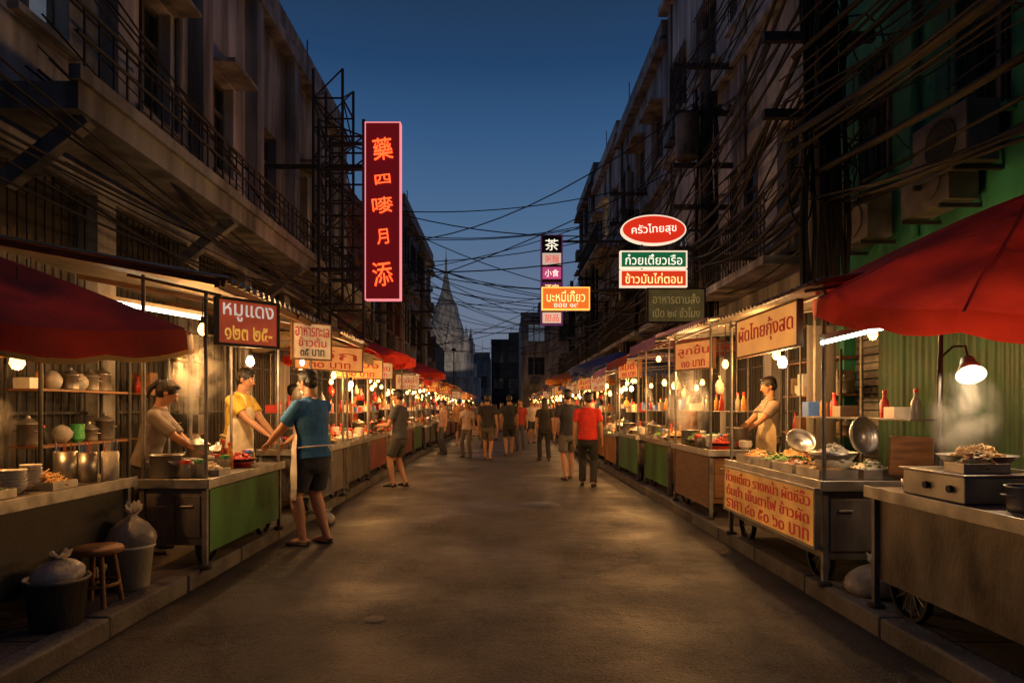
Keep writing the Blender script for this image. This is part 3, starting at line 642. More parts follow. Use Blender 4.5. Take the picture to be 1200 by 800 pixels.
panel_or=mat('panel_orange',(.66,.28,.05),.5,0,.45,3,glow=.28)  # glow stands in for stall light falling on the cart front
cartR2=cart(1,2.2,3.05,4.7,6.68,.84,body=dsteel,panel=None,roofz=2.2,roof='zinc',over=.12)
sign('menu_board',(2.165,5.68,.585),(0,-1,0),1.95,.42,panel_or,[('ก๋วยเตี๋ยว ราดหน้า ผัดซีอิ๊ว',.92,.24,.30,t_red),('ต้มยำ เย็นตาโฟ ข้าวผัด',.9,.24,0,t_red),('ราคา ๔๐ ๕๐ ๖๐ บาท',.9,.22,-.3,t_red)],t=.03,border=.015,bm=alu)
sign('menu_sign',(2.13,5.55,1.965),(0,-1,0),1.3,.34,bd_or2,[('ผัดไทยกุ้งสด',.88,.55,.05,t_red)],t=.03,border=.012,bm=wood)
mb=MB('food_tray')
random.seed(77)
fl=[(0,2),(5,2),(1,2),(5,3),(2,0),(3,4),(6,5),(0,3)]
i=0
for y in(4.85,5.3,5.75,6.2):
    for x in(2.24,2.56):
        a,b_=fl[i]; tray(mb,x,x+.28,y,y+.38,.842,FOOD[a],FOOD[b_],h=.07,n=120); i+=1
mb.build()
mb=MB('steel_bowl'); mb.lathe((2.42,5.02,.93),[(0,0),(.08,0),(.14,.06),(.17,.10),(.175,.10),(.14,.055),(.08,.008)],alu,24); pile(mb,(2.42,5.02,.97),.13,.13,.13,FOOD[5],90,.018,FOOD[2]); mb.build()
def disc(name,c,r,tilt):
    mb=MB(name); mb.lathe(c,[(0,.0),(r*.3,.0),(r*.32,.008),(r*.7,.004),(r*.9,.02),(r,.05),(r+.006,.05),(r*.92,.012),(0,-.006)],alu,28,tilt=tilt); return mb.build()
disc('steamer_lid',(2.66,5.1,1.14),.14,Matrix.Rotation(math.radians(80),3,'X')@Matrix.Rotation(math.radians(25),3,'Y'))
disc('steamer_lid',(2.60,6.0,1.04),.12,Matrix.Rotation(math.radians(50),3,'X'))
mb=MB('wooden_board'); mb.beam((2.70,4.78,1.02),(3.10,4.80,1.0),.03,.28,wood); mb.build(bevel=.01)
goods(1,2.92,3.28,2.5,4.1,.862,303,1,50,pend=False)
bulb(2.37,5.8,1.73,10,2.2,white_=True)
bulb(2.6,6.5,1.85,8,2.2)
bulb(3.3,6.1,2.0,6,2.4,light=True)
tube_light((2.2,4.72,1.80),(2.95,4.9,1.98))
mb=MB('plastic_stool')
for (sx_,sy_) in((-1,-1),(1,-1),(1,1),(-1,1)): mb.cyl((2.66+.11*sx_,4.3+.11*sy_,.48),(2.66+.16*sx_,4.3+.16*sy_,.12),.018,iron,seg=8)
mb.box((2.53,4.17,.46),(2.79,4.43,.49),iron); mb.build(bevel=.01)
# ------------------------------------------------------------------ further stalls
panel_dim=mat('panel_faded_orange',(.42,.17,.04),.5,0,.5,3,.1); maroonp=mat('panel_maroon',(.22,.04,.03),.5,0,.5,3,.1)
bodies=[dsteel,steel,wood,green]
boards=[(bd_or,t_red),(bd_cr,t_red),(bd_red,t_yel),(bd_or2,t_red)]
words=['ผัดไทย','หมูปิ้ง','ส้มตำ','ข้าวมันไก่','น้ำผลไม้','โจ๊ก','ลูกชิ้น','ขนมจีน']
def stallrow(side,ys,u0,seed,cl):
    rnd=random.Random(seed)
    for i,(y0,y1) in enumerate(ys):
        dens=.25 if y0>26 else (.5 if y0>14 else 1)
        uu=u0+rnd.uniform(-.05,.12); d=rnd.uniform(.6,.8); zt=rnd.uniform(.82,.92)
        c=cl[i%len(cl)]
        panel=rnd.choice([green,wood,panel_dim,None,maroonp,dsteel])
        if side>0 and i==1: panel=green
        if side>0 and i==0: panel=wood
        under_zinc = side<0 and y1<10.4
        rz=2.2+rnd.uniform(-.08,.14)
        cart(side,uu,uu+d,y0,y1,zt,rnd.choice(bodies[:3]),panel,roofz=rz,roof=None if under_zinc else ('cloth' if c is not zinc else 'zinc'),roofmat=c if not under_zinc else None,over=rnd.uniform(.05,.3),uback=uu+1.7,shelf=True)
        goods(side,uu,uu+d,y0,y1,zt+.002,seed*50+i,dens,40)
        nb=2 if y0<30 else 1
        for k in range(nb):
            y=y0+(y1-y0)*(k+.5)/nb; bulb(side*(uu+rnd.uniform(.0,.3)),y+rnd.uniform(-.15,.15),rnd.uniform(1.66,1.9),rnd.uniform(7,14),rz,light=(k==0 or y0<14),white_=rnd.random()<.35,r=.04)
        if y0>9:
            for k in range(3): bulb(side*(uu+rnd.uniform(-.15,.9)),rnd.uniform(y0,y1),rnd.uniform(1.62,2.05),0,rz,light=False,r=.036)
        b_,t_=rnd.choice(boards)
        if rnd.random()<.62 and y0<40:
            L_=rnd.uniform(.7,1.1)
            right=(.6,.8,0) if side<0 else (.35,-.93,0)
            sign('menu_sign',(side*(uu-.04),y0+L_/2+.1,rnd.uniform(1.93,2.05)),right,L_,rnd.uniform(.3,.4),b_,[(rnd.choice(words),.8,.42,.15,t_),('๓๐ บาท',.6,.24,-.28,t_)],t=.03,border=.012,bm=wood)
        random.seed(seed*7+i); C_=MB('plastic_crate'); x0=side*(uu+d+.15)
        for q in range(2):
            z0=.13+q*.3
            for zz in(z0+.02,z0+.1,z0+.18,z0+.25): 
                for (ax,ay,bx,by) in((0,0,.4,0),(0,.3,.4,.3),(0,0,0,.3),(.4,0,.4,.3)): C_.beam((x0+side*ax,y0+ay,zz),(x0+side*bx,y0+by,zz),.02,.03,[redpl,bluepl,greenpl][i%3])
            C_.box((x0,y0,z0-.01),(x0+side*.4,y0+.3,z0),[redpl,bluepl,greenpl][i%3])
        if y0<25: C_.build()
def rows(y,end,rnd,gap=.35):
    r=[]
    while y<end:
        l=rnd.uniform(1.5,1.9); r.append((y,y+l)); y+=l+rnd.uniform(.15,gap)
    return r
rl=random.Random(21)
stallrow(-1,[(7.95,9.6)]+rows(10.1,56,rl,.5),2.28,31,[zinc,tancloth,redcloth,redcloth,zinc,redcloth,bluecloth,tancloth,orcloth,maroon])
rr_=random.Random(22)
stallrow(1,[(7.5,9.1),(9.5,11.1)]+rows(11.4,56,rr_,.5),2.2,37,[zinc,purpcloth,maroon,purpcloth,bluecloth,bluecloth,tancloth,orcloth,bluecloth,zinc])
umbrella(-3.0,13.5,2.75,2.35,1.3,redcloth); umbrella(-2.9,19.5,2.8,2.35,1.3,redcloth); umbrella(2.9,17,2.75,2.35,1.3,bluecloth); umbrella(2.8,24,2.8,2.35,1.4,orcloth)
def rack(x0,x1,y0,y1,seed):
    random.seed(seed); mb=MB('storage_rack')
    for z in(.5,1.0,1.5,1.95): mb.box((x0,y0,z),(x1,y1,z+.02),wood)
    for x in(x0,x1):
        for y in(y0,y1): mb.cyl((x,y,.12),(x,y,2.05),.018,iron,seg=6)
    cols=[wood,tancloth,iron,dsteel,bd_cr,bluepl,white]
    for z in(.52,1.02,1.52):
        y=y0+.1
        while y<y1-.08:
            c=random.random(); x=(x0+x1)/2+random.uniform(-.04,.04); s=random.uniform(.7,1.3)
            if c<.35: pot(mb,x,y,z,.08*s,random.uniform(.08,.2),random.choice([alu,steel,dsteel]),random.random()<.5)
            elif c<.6: mb.box((x-.1*s,y-.08,z),(x+.1*s,y+.08*s,z+random.uniform(.08,.3)),random.choice(cols))
            elif c<.75: bowls(mb,x,y,z,random.randint(3,12),.07,random.choice([white,tancloth,greenpl]))
            elif c<.9: mb.ell((x,y,z+.08),(.09,.08,.09),random.choice([bag,tancloth]),10,7,.12)
            else: bottle(mb,x,y,z,random.choice([FOOD[3],FOOD[4],glassy,black]),random.uniform(.16,.28))
            y+=.2*s
    mb.build()
rack(-4.3,-4.0,5.9,7.3,1); rack(-4.3,-4.0,7.6,9.2,2); rack(4.0,4.25,8.1,9.8,3); rack(-4.35,-4.05,3.2,5.0,4)
mb=MB('gas_cylinder'); mb.lathe((3.35,4.75,.12),[(0,0),(.15,0),(.16,.05),(.16,.5),(.1,.6),(.03,.62),(.03,.68)],greenpl,20); mb.build()
# steam
def steamm(dens):
    m=bpy.data.materials.new('steam_vapour'); m.use_nodes=True; nt=m.node_tree; nt.nodes.clear(); L=nt.links.new
    out=nt.nodes.new('ShaderNodeOutputMaterial'); sc=nt.nodes.new('ShaderNodeVolumeScatter'); sc.inputs['Color'].default_value=(.9,.88,.85,1); sc.inputs['Anisotropy'].default_value=.2
    tc=nt.nodes.new('ShaderNodeTexCoord'); n=nt.nodes.new('ShaderNodeTexNoise'); n.inputs['Scale'].default_value=4.5; n.inputs['Detail'].default_value=5; n.inputs['Distortion'].default_value=.8; L(tc.outputs['Object'],n.inputs['Vector'])
    g=nt.nodes.new('ShaderNodeVectorMath'); g.operation='SUBTRACT'; g.inputs[1].default_value=(.5,.5,.5); L(tc.outputs['Generated'],g.inputs[0])
    ln=nt.nodes.new('ShaderNodeVectorMath'); ln.operation='LENGTH'; L(g.outputs[0],ln.inputs[0])
    f=nt.nodes.new('ShaderNodeMapRange'); f.inputs['From Min'].default_value=.1; f.inputs['From Max'].default_value=.48; f.inputs['To Min'].default_value=1; f.inputs['To Max'].default_value=0; L(ln.outputs['Value'],f.inputs[0])
    r=nt.nodes.new('ShaderNodeMapRange'); r.inputs['From Min'].default_value=.45; r.inputs['From Max'].default_value=.7; r.inputs['To Max'].default_value=dens; L(n.outputs['Fac'],r.inputs[0])
    mu=nt.nodes.new('ShaderNodeMath'); mu.operation='MULTIPLY'; L(f.outputs[0],mu.inputs[0]); L(r.outputs[0],mu.inputs[1]); L(mu.outputs[0],sc.inputs['Density']); L(sc.outputs[0],out.inputs['Volume']); return m
def steam(x,y,z,rx,ry,rz,dens):
    mb=MB('steam'); mb.ell((0,0,0),(rx,ry,rz),steamm(dens),20,12); o=mb.build(); o.location=(x,y,z); return o
steam(-3.15,7.0,1.65,.36,.3,.55,9.0); steam(2.45,9.1,1.4,.35,.35,.5,6.0); steam(-3.05,3.9,1.2,.26,.26,.3,6.0); steam(2.6,3.85,1.3,.2,.2,.3,7.0)
# ------------------------------------------------------------------ PEOPLE
skinm=mat('skin',(.42,.22,.13),.5,0,.12,12,.05,80,spec=.4)
hairm=mat('hair_black',(.012,.010,.009),.45,0,.3,20,.5,120,(1,1,.2))
def cloth(name,col): return mat('cloth_'+name,col,.85,0,.25,9,.5,18)
eyew=mat('eye_white',(.7,.68,.65),.3,bump=0); eyed=mat('eye_iris',(.02,.012,.008),.2,bump=0); lipm=mat('lips',(.34,.11,.08),.45)
def ik(a,c,l1,l2,pole):
    d=c-a; L_=min(d.length,(l1+l2)*.995); dn=d.normalized(); x=(l1*l1-l2*l2+L_*L_)/(2*L_); h=math.sqrt(max(l1*l1-x*x,0))
    p=pole-dn*pole.dot(dn); p.normalize(); return a+dn*x+p*h, a+dn*L_
class Body:
    def __init__(s): s.v=[];s.f=[];s.prims=[];s.g=1.0
    def tube(s,pts,rad,lat,m,round0=True,round1=True,seg=14):
        pts=[V(p) for p in pts]; rad=[(r*s.g,r*s.g) if not isinstance(r,tuple) else (r[0]*s.g,r[1]*s.g) for r in rad]; lat=V(lat)
        s.prims.append(('t',np.array([list(p) for p in pts]),np.array(rad),np.array(list(lat.normalized())),m))
        P=[];R=[]; n=len(pts)
        d0=(pts[1]-pts[0]).normalized(); d1=(pts[-1]-pts[-2]).normalized()
        if round0:
            for a in(80,50,25): rm=min(rad[0]); P.append(pts[0]-d0*rm*math.sin(math.radians(a))); R.append(tuple(q*math.cos(math.radians(a)) for q in rad[0]))
        P+=pts; R+=rad
        if round1:
            for a in(25,50,80): rm=min(rad[-1]); P.append(pts[-1]+d1*rm*math.sin(math.radians(a))); R.append(tuple(q*math.cos(math.radians(a)) for q in rad[-1]))
        o=len(s.v); N=len(P)
        for i,p in enumerate(P):
            d=(P[min(i+1,N-1)]-P[max(i-1,0)]).normalized(); u=(lat-d*lat.dot(d)).normalized(); w=d.cross(u)
            for k in range(seg):
                t=2*math.pi*k/seg; s.v.append(tuple(p+u*(R[i][0]*math.cos(t))+w*(R[i][1]*math.sin(t))))
        for i in range(N-1):
            for k in range(seg): s.f.append((o+i*seg+k,o+i*seg+(k+1)%seg,o+(i+1)*seg+(k+1)%seg,o+(i+1)*seg+k))
        s.f.append(tuple(o+k for k in range(seg))[::-1]); s.f.append(tuple(o+(N-1)*seg+k for k in range(seg)))
    def ell(s,c,r,ax,m,seg=14,rings=9):
        c=V(c); A=[V(a).normalized() for a in ax]; s.prims.append(('e',np.array(list(c)),np.array(r),np.array([list(a) for a in A]),m))
        o=len(s.v)
        for i in range(rings+1):
            ph=math.pi*(i+.15)/(rings+.3)
            for k in range(seg):
                t=2*math.pi*k/seg; s.v.append(tuple(c+A[0]*(r[0]*math.sin(ph)*math.cos(t))+A[1]*(r[1]*math.sin(ph)*math.sin(t))-A[2]*(r[2]*math.cos(ph))))
        for i in range(rings):
            for k in range(seg): s.f.append((o+i*seg+k,o+i*seg+(k+1)%seg,o+(i+1)*seg+(k+1)%seg,o+(i+1)*seg+k))
        s.f.append(tuple(o+k for k in range(seg))[::-1]); s.f.append(tuple(o+rings*seg+k for k in range(seg)))
    def finish(s,name,parent,voxel,mats,smooth=2):
        me=bpy.data.meshes.new(name); me.from_pydata(s.v,[],s.f); ob=bpy.data.objects.new(name,me); COL.objects.link(ob)
        m=ob.modifiers.new('r','REMESH'); m.mode='VOXEL'; m.voxel_size=voxel
        if smooth: sm=ob.modifiers.new('s','SMOOTH'); sm.factor=.5; sm.iterations=smooth
        d=bpy.context.evaluated_depsgraph_get(); nm=bpy.data.meshes.new_from_object(ob.evaluated_get(d)); ob.modifiers.clear(); ob.data=nm
        n=len(nm.polygons)
        if n==0: return ob
        c=np.empty(n*3); nm.polygons.foreach_get('center',c); c=c.reshape(-1,3); best=np.full(n,1e9); idx=np.zeros(n,int)
        for pr in s.prims:
            if pr[0]=='e':
                q=(c-pr[1])@pr[3].T/pr[2]; sd=(np.linalg.norm(q,axis=1)-1)*pr[2].min()
            else:
                P,R,lat=pr[1],pr[2],pr[3]; sd=np.full(n,1e9)
                for i in range(len(P)-1):
                    ab=P[i+1]-P[i]; L2=ab@ab; t=(c-P[i])@ab/L2; tc_=np.clip(t,0,1); pt=P[i]+tc_[:,None]*ab; off=c-pt; dn=ab/math.sqrt(L2)
                    ax_=off@dn; off2=off-ax_[:,None]*dn; u=lat-dn*(lat@dn); u/=np.linalg.norm(u)+1e-9; w=np.cross(dn,u)
                    rx=R[i][0]+(R[i+1][0]-R[i][0])*tc_; ry=R[i][1]+(R[i+1][1]-R[i][1])*tc_
                    q=np.sqrt((off2@u/rx)**2+(off2@w/ry)**2); e=np.abs((q-1)*np.minimum(rx,ry))*1+np.abs(ax_)
                    sd=np.minimum(sd,e)
            e=np.abs(sd)-(.006 if pr[4] in (1,2,3) else 0); k=e<best; best[k]=e[k]; idx[k]=pr[4]
        for m in mats: nm.materials.append(m)
        nm.polygons.foreach_set('material_index',idx.astype(np.int32)); nm.polygons.foreach_set('use_smooth',np.ones(n,bool)); nm.update()
        ob.parent=parent; return ob
def person(x,y,z,head,H=1.7,shirt=(.1,.1,.1),pants=(.03,.03,.03),legs='shorts',hair='short',lean=0,hands=None,feet=None,hyaw=0,hpitch=0,name='man',skin=None,voxel=.011,shoe=(.03,.03,.03),apron=None,female=False,barefoot=False,sleeve=.6,cap=None,bagc=None,girth=1.0):
    k=H/1.75; root=empty(name,(x,y,z)); root.rotation_euler=(0,0,math.radians(head))
    sk=skin or skinm; cn='_'.join(str(int(c*100)) for c in shirt); pn='_'.join(str(int(c*100)) for c in pants)
    M_=[sk,cloth('shirt_'+cn,shirt),cloth('pants_'+pn,pants),hairm,mat('shoe_%d'%int(shoe[0]*100),shoe,.6),lipm,cloth('cap',cap or (0,0,0))]
    B=Body(); X=V((1,0,0)); fw=.94 if female else 1
    la=math.radians(lean); sp=V((0,math.sin(la),math.cos(la))); pel=V((0,-.08*math.sin(la)*2*k,.93*k)); fwd=V((0,math.cos(la),-math.sin(la)))
    S=lambda s_,f=0,l=0: pel+sp*s_*k+fwd*f*k+X*l*k
    sw=.185*fw*(1+(girth-1)*.7); B.g=girth
    hip=.17 if not female else .175; wa=.155 if not female else .135
    B.tube([S(-.07),S(.02),S(.15),S(.30),S(.40),S(.475),S(.505)],[((hip+.012)*k,.125*k),((hip)*k,.12*k),(wa*k,.108*k),(.168*fw*k,.122*k),(.178*fw*k,.112*k),(.15*fw*k,.085*k),(.085*k,.065*k)],X,1,round0=False,round1=True,seg=20)
    if female: 
        for s_ in(-1,1): B.ell(S(.32,.07,s_*.07),(.06*k,.055*k,.06*k),(X,fwd,sp),1)
    B.tube([S(-.13),S(0)],[(.15*k,.105*k),(.165*k,.112*k)],X,2,seg=18)
    nb_=S(.49,-.005); hy=math.radians(hyaw); hp=math.radians(hpitch)
    hf=V((-math.sin(hy)*math.cos(hp),math.cos(hy)*math.cos(hp),math.sin(hp))); 
    hr=V((math.cos(hy),math.sin(hy),0)); hu=hr.cross(hf)
    hc=S(.685,.02+.03*math.sin(la)); B.g=1
    B.tube([nb_,hc-hu*.07*k-hf*.015*k],[.058*k,.052*k],X,0)
    Hd=lambda a,b_,c_: hc+hr*a*k+hf*b_*k+hu*c_*k
    B.ell(Hd(0,-.008,.025),(.076*k,.094*k,.092*k),(hr,hf,hu),0,18,12)
    B.tube([Hd(0,.03,.0),Hd(0,.038,-.05),Hd(0,.045,-.092)],[(.064*k,.055*k),(.054*k,.048*k),(.03*k,.028*k)],hr,0)
    B.tube([Hd(0,.085,.012),Hd(0,.106,-.026)],[(.008*k),(.014*k)],hr,0,seg=8)
    B.ell(Hd(0,.085,-.052),(.024*k,.012*k,.010*k),(hr,hf,hu),5,8,6)
    for s_ in(-1,1):
        B.ell(Hd(s_*.079,-.005,-.01),(.009*k,.019*k,.031*k),(hr,hf,hu),0,8,6)
        B.ell(Hd(s_*.03,.078,.02),(.024*k,.014*k,.010*k),(hr,hf,hu),0,8,6)
    B.ell(Hd(0,-.022,.042),(.085*k,.096*k,.086*k),(hr,hf,hu),3,18,12)
    B.ell(Hd(0,-.052,-.005),(.076*k,.062*k,.075*k),(hr,hf,hu),3,14,9)
    B.ell(Hd(0,.045,.098),(.055*k,.04*k,.022*k),(hr,hf,hu),3,12,8)
    if hair=='pony':
        B.ell(Hd(0,-.12,.05),(.035*k,.035*k,.035*k),(hr,hf,hu),3); B.tube([Hd(0,-.13,.04),Hd(0,-.155,-.03),Hd(0,-.14,-.13)],[.03*k,.03*k,.012*k],hr,3)
    if hair=='long':
        B.tube([Hd(0,-.05,.03),Hd(0,-.07,-.08),Hd(0,-.085,-.2),Hd(0,-.09,-.3)],[(.085*k,.06*k),(.09*k,.05*k),(.09*k,.04*k),(.06*k,.022*k)],hr,3)
    if cap: B.ell(Hd(0,-.012,.07),(.088*k,.1*k,.07*k),(hr,hf,hu),6,16,10); B.ell(Hd(0,.1,.06),(.06*k,.06*k,.012*k),(hr,hf,hu),6,12,6)
    hands=hands or {}; B.g=girth
    hl=[]
    for s_,key in((-1,'l'),(1,'r')):
        sh=S(.435,-.005,s_*sw); d=V(hands.get(key,(s_*.26*k,.06*k,.78*k)))
        el,wr=ik(sh,d,.285*k,.25*k,V((s_*.6,-1,-.35)) )
        B.tube([S(.44,0,s_*.1),sh],[.062*k,.058*k],V((0,1,0)),1)
        lat=V((0,0,1)) if abs((el-sh).normalized().z)<.7 else V((0,1,0))
        B.tube([sh.lerp(el,.35),sh.lerp(el,.6),el],[.047*k*fw,.044*k*fw,.037*k*fw],lat,0)
        se=sh.lerp(el,sleeve); B.tube([sh,sh.lerp(el,sleeve*.5),se],[.062*k*fw,.062*k*fw,.064*k*fw],lat,1,round1=False)
        B.tube([el,el.lerp(wr,.35),wr],[.036*k*fw,.037*k*fw,.024*k*fw],lat,0)
        hl.append((s_,el,wr))
    feet=feet or {}
    for s_,key in((-1,'l'),(1,'r')):
        hj=S(-.03,0,s_*.088); f=V(feet.get(key,(s_*.11,0,0))); an=V((f.x,f.y,f.z+.085*k)); kn,an=ik(hj,an,.425*k,.425*k,V((s_*.12,1,0)))
        sh_=an.lerp(kn,.68)
        if legs=='shorts':
            B.tube([hj,kn],[(.08*k),(.054*k)],X,0); B.tube([hj,hj.lerp(kn,.5),hj.lerp(kn,.86)],[.095*k,.092*k,.090*k],X,2,round1=False)
            B.tube([kn,sh_,an.lerp(kn,.3),an],[.052*k,.057*k,.042*k,.034*k],X,0)
        else:
            w=.062 if legs=='trousers' else .05
            B.tube([hj,hj.lerp(kn,.5),kn,sh_,an],[.092*k,.083*k,.068*k,(w+.005)*k,w*k],X,2,round1=False); B.tube([an,an-V((0,0,.03*k))],[.034*k,.034*k],X,0)
        yaw=s_*.18; fd=V((math.sin(yaw),math.cos(yaw),0)); lt=V((fd.y,-fd.x,0)); gz=f.z
        a0=V((an.x,an.y,gz)); gg=B.g; B.g=1
        fm=0 if barefoot else 4
        B.tube([a0-fd*.05*k+V((0,0,.036*k)),a0+fd*.03*k+V((0,0,.04*k)),a0+fd*.11*k+V((0,0,.03*k)),a0+fd*.165*k+V((0,0,.022*k))],[(.034*k,.034*k),(.038*k,.038*k),(.046*k,.027*k),(.036*k,.018*k)],lt,fm)
        B.tube([a0+V((0,0,.03*k)),an],[.036*k,.034*k],X,fm if legs!='shorts' else 0)
        if barefoot:
            B.tube([a0-fd*.07*k+V((0,0,.008)),a0+fd*.17*k+V((0,0,.008))],[(.04*k,.008),(.045*k,.008)],lt,4,round0=False,round1=False)
        B.g=gg
    body=B.finish('body',root,voxel,M_,2)
    if y<24:
        Hh=Body()
        for s_,el,wr in hl:
            d=(wr-el).normalized(); key='l' if s_<0 else 'r'
            if key in hands: 
                d=(d+V((0,.5,-.25))).normalized(); nrm=V((0,-.1,1)) 
            else: nrm=V((s_,0,0.15))
            nrm=(nrm-d*nrm.dot(d)).normalized(); lt=d.cross(nrm).normalized()
            Hh.tube([wr-d*.03*k,wr+d*.0,wr+d*.045*k,wr+d*.085*k],[(.024*k,.021*k),(.027*k,.017*k),(.039*k,.014*k),(.037*k,.012*k)],lt,0,seg=12)
            if key in hands: th = 1 if (lt.x*s_)<0 else -1
            else: th=1 if lt.y>0 else -1
            for i,(ln,of) in enumerate(((.070,.029),(.079,.010),(.073,-.010),(.057,-.028))):
                p=wr+d*.08*k+lt*of*th*k; dd=d.copy(); pts=[p]
                for q in range(3):
                    c=.30+.06*i; dd=(dd*math.cos(c)-nrm*math.sin(c)); dd.normalize(); p=p+dd*ln*k*(.42,.32,.26)[q]; pts.append(p)
                Hh.tube(pts,[.0088*k,.0085*k,.0078*k,.0066*k],lt,0,seg=8)
            p=wr+d*.022*k+lt*th*.026*k; q1=p+(d*.6+lt*th*.8).normalized()*.035*k; q2=q1+(d*.9+lt*th*.3-nrm*.2).normalized()*.03*k; q3=q2+(d*.95-nrm*.35).normalized()*.024*k
            Hh.tube([p,q1,q2,q3],[.013*k,.0105*k,.0095*k,.0078*k],lt,0,seg=8)
        Hh.finish('hands',root,.0042 if y<10 else .007,[sk],1)
    if y<16:
        E=MB('eyes')
        for s_ in(-1,1):
            c=Hd(s_*.031,.082,.006); R0=Matrix((hr,hf,hu)).transposed()
            E.ell(c,(.012*k,.007*k,.0065*k),eyew,10,6,0,R0); E.ell(c+hf*.005*k,(.0055*k,.0035*k,.0055*k),eyed,8,6,0,R0)
            E.ell(Hd(s_*.032,.087,.029),(.019*k,.005*k,.004*k),hairm,8,5,0,R0)
        E.build(root)
    if apron:
        g=girth; A=MB('apron'); am=cloth('apron%d'%int(apron[2]*100),apron); rowsA=[(.40,.11,.10),(.30,.19,.145),(.15,.20,.135),(.02,.215,.15),(-.08,.22,.155),(-.2,.225,.17),(-.34,.23,.17),(-.46,.235,.16)]
        vs=[];N=18
        for j,(s_,rx,ry) in enumerate(rowsA):
            am_=math.radians(40 if s_>.35 else (62 if s_>.2 else 88))
            for i in range(N+1):
                t=-am_+2*am_*i/N; w=.012*math.sin(t*9+j)*(1 if s_<.1 else .2)
                base=pel+sp*s_*k if s_>0 else pel+V((0,0,s_*k))
                vs.append(base+X*(rx*g+w)*math.sin(t)*k+V((0,1,0))*(ry*g+w)*math.cos(t)*k)
        A.add(vs,[(j*(N+1)+i,j*(N+1)+i+1,(j+1)*(N+1)+i+1,(j+1)*(N+1)+i) for j in range(len(rowsA)-1) for i in range(N)],am,True)
        for s_ in(-1,1): A.tube([S(.40,.10*g,s_*.07),S(.49,.07*g,s_*.085),S(.53,-.02,s_*.07),S(.51,-.08*g,s_*.02)],.009*k,am,6)
        A.tube([S(.04,.02,-.2*g),S(.04,-.09*g,-.16*g),S(.04,-.14*g,0),S(.04,-.09*g,.16*g),S(.04,.02,.2*g)],.009*k,am,6)
        A.tube([S(.04,-.145*g,0),S(-.03,-.16*g,.03),S(-.12,-.15*g,.04)],.008*k,am,6)
        A.build(root)
    if bagc:
        G=MB('shoulder_bag'); hp_=S(.0,-.02,.24); G.box(hp_-V((.03,.12,.12)),hp_+V((.04,.12,.1)),cloth('bag',bagc)); G.tube([hp_+V((0,.1,.1)),S(.3,.13,.1),S(.48,.05,-.05),S(.45,-.08,-.08),S(.2,-.13,.1),hp_+V((0,-.1,.1))],.012,cloth('bag',bagc),5); G.build(root,bevel=.01)
    return root
person(-1.88,6.75,.006,66,1.74,(.03,.15,.38),(.03,.035,.05),'shorts',lean=6,hands={'l':(-.14,.50,.93),'r':(.10,.44,.97)},feet={'l':(-.10,.05,0),'r':(.12,-.06,0)},hpitch=-18,voxel=.0065,apron=(.7,.64,.55),barefoot=True,name='man',girth=1.15,sleeve=.72)
person(-3.02,5.85,.12,-78,1.50,(.22,.19,.17),(.05,.05,.06),'trousers','pony',lean=14,hands={'l':(-.10,.42,.78),'r':(.12,.48,.80)},hpitch=-30,hyaw=8,voxel=.0065,female=True,name='woman',girth=1.1,sleeve=.85)
person(-2.86,7.35,.12,-98,1.68,(.62,.42,.05),(.05,.05,.07),'trousers',lean=8,hands={'l':(-.08,.40,.90),'r':(.14,.44,.92)},hpitch=-15,voxel=.0065,apron=(.7,.6,.4),name='man',girth=1.08)
person(-1.78,11.7,.006,75,1.68,(.07,.07,.075),(.06,.055,.05),'shorts',lean=2,hands={'l':(-.12,.32,1.05),'r':(.14,.3,1.02)},feet={'l':(-.1,.08,0),'r':(.1,-.06,0)},hpitch=-8,girth=1.08)
person(1.45,11.75,.006,-12,1.64,(.55,.03,.02),(.02,.02,.022),'trousers',feet={'l':(-.1,.10,0),'r':(.1,-.08,0)},hyaw=25,girth=1.05)
person(1.22,12.9,.006,8,1.72,(.03,.03,.035),(.13,.12,.11),'shorts',feet={'l':(-.09,-.16,.0),'r':(.09,.18,0)},hyaw=-20)
person(1.05,17.5,.006,10,1.62,(.02,.02,.022),(.02,.02,.025),'trousers','long',female=True,name='woman',feet={'l':(-.09,.15,0),'r':(.09,-.12,0)},voxel=.014)
person(-.42,17.8,.006,-10,1.72,(.03,.03,.035),(.10,.09,.08),'shorts',feet={'l':(-.09,.15,0),'r':(.09,-.12,0)},voxel=.014)
person(-1.0,18.6,.006,160,1.56,(.5,.38,.3),(.12,.1,.09),'trousers','long',female=True,name='woman',voxel=.014,bagc=(.15,.06,.03))
person(.16,19.5,.006,5,1.74,(.03,.035,.04),(.03,.03,.03),'shorts',voxel=.014,feet={'l':(-.09,-.12,0),'r':(.09,.15,0)})
person(-1.75,20,.006,120,1.6,(.35,.2,.14),(.05,.05,.06),'trousers',voxel=.016)
person(3.2,8.2,.12,90,1.62,(.28,.22,.18),(.05,.05,.05),'trousers',hands={'l':(-.1,.40,.9),'r':(.12,.4,.9)},hpitch=-15,voxel=.009,name='man',apron=(.5,.4,.25))
person(3.25,11.8,.12,80,1.6,(.4,.1,.06),(.05,.05,.05),'trousers','pony',female=True,name='woman',voxel=.014)
person(-3.3,10.7,.12,-80,1.62,(.5,.4,.3),(.05,.05,.05),'trousers',voxel=.014,hands={'l':(-.1,.40,.9),'r':(.12,.4,.9)})
person(-3.2,14.5,.12,-90,1.6,(.5,.1,.05),(.05,.05,.05),'trousers',voxel=.016)
rnd=random.Random(12)
pal=[(.02,.02,.02),(.35,.3,.25),(.4,.05,.04),(.05,.08,.2),(.5,.42,.35),(.1,.1,.1),(.3,.15,.05)]
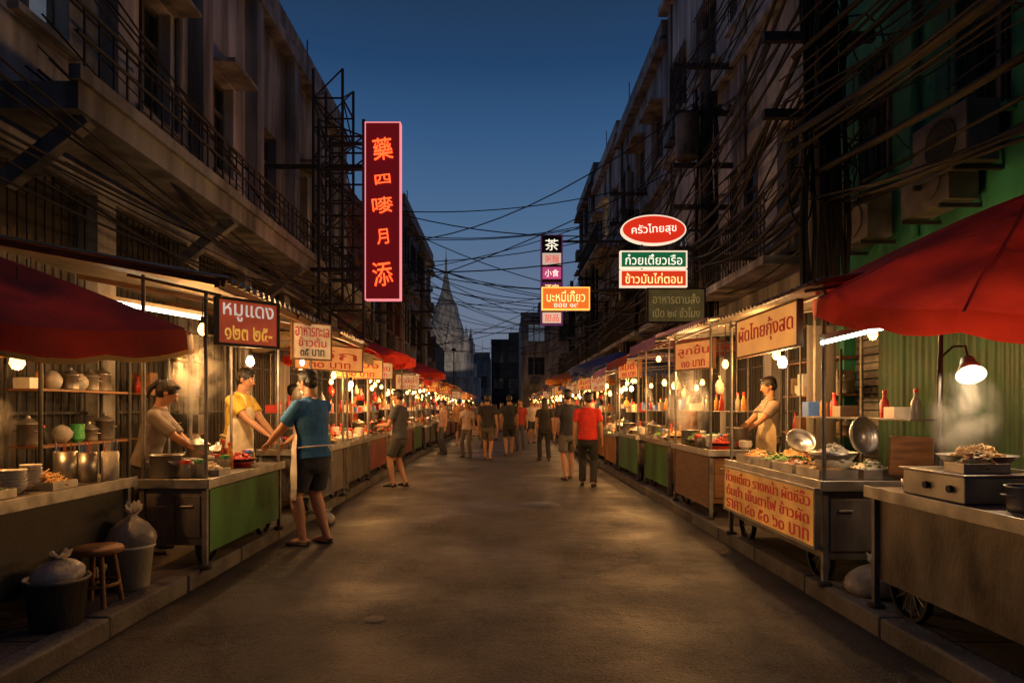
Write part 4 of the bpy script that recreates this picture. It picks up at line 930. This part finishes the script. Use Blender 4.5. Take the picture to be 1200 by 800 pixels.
for i in range(30):
    y=rnd.uniform(21,48); x=rnd.uniform(-1.8,1.75); 
    person(x,y,.006,rnd.choice([0,180,10,170,90,-90])+rnd.uniform(-25,25),rnd.uniform(1.52,1.74),rnd.choice(pal),rnd.choice([(.03,.03,.04),(.08,.08,.1),(.15,.12,.1)]),rnd.choice(['shorts','trousers']),rnd.choice(['short','long','short']),voxel=.02,name=rnd.choice(['man','woman']),feet={'l':(-.1,rnd.uniform(-.15,.15),0),'r':(.1,rnd.uniform(-.15,.15),0)})
# ------------------------------------------------------------------ world
w=bpy.data.worlds.new('World'); scn.world=w; w.use_nodes=True; nt=w.node_tree; bg=nt.nodes['Background']; L=nt.links.new
sky=nt.nodes.new('ShaderNodeTexSky'); sky.sky_type='NISHITA'; sky.sun_disc=False; sky.sun_elevation=math.radians(-4); sky.sun_rotation=math.radians(-20)
tc=nt.nodes.new('ShaderNodeTexCoord'); sx=nt.nodes.new('ShaderNodeSeparateXYZ'); L(tc.outputs['Generated'],sx.inputs[0])
rp_=nt.nodes.new('ShaderNodeValToRGB'); L(sx.outputs['Z'],rp_.inputs[0]); e=rp_.color_ramp.elements
e[0].position=0; e[0].color=(.15,.16,.20,1); e[1].position=1; e[1].color=(.15,.18,.27,1)
for p,c in((.12,(.135,.170,.25)),(.26,(.070,.140,.26)),(.37,(.032,.092,.21)),(.45,(.015,.052,.135)),(.52,(.014,.038,.090)),(.66,(.07,.10,.18))):
    q=e.new(p); q.color=(*c,1)
az=nt.nodes.new('ShaderNodeMapRange'); az.inputs['From Min'].default_value=-.6; az.inputs['From Max'].default_value=.6; az.inputs['To Min'].default_value=.4; az.inputs['To Max'].default_value=1; L(sx.outputs['Y'],az.inputs[0])
vs_=nt.nodes.new('ShaderNodeVectorMath'); vs_.operation='SCALE'; L(rp_.outputs[0],vs_.inputs[0]); L(az.outputs[0],vs_.inputs['Scale'])
mx=nt.nodes.new('ShaderNodeMixRGB'); mx.blend_type='ADD'; mx.inputs[0].default_value=.05; L(vs_.outputs[0],mx.inputs[1]); L(sky.outputs[0],mx.inputs[2])
L(mx.outputs[0],bg.inputs[0]); bg.inputs[1].default_value=1.0
# ------------------------------------------------------------------ camera
cam=bpy.data.cameras.new('camera'); co=bpy.data.objects.new('camera',cam); COL.objects.link(co); scn.camera=co
cam.lens=24; cam.sensor_width=36; co.location=(0,0,1.35); co.rotation_euler=(math.radians(90),0,0); cam.shift_y=.065; cam.shift_x=.0083; cam.clip_end=2000; cam.clip_start=.05
scn.view_settings.view_transform='Standard'; scn.view_settings.look='None'; scn.view_settings.exposure=0
print('BUILD',time.time()-T0,len(bpy.data.objects))
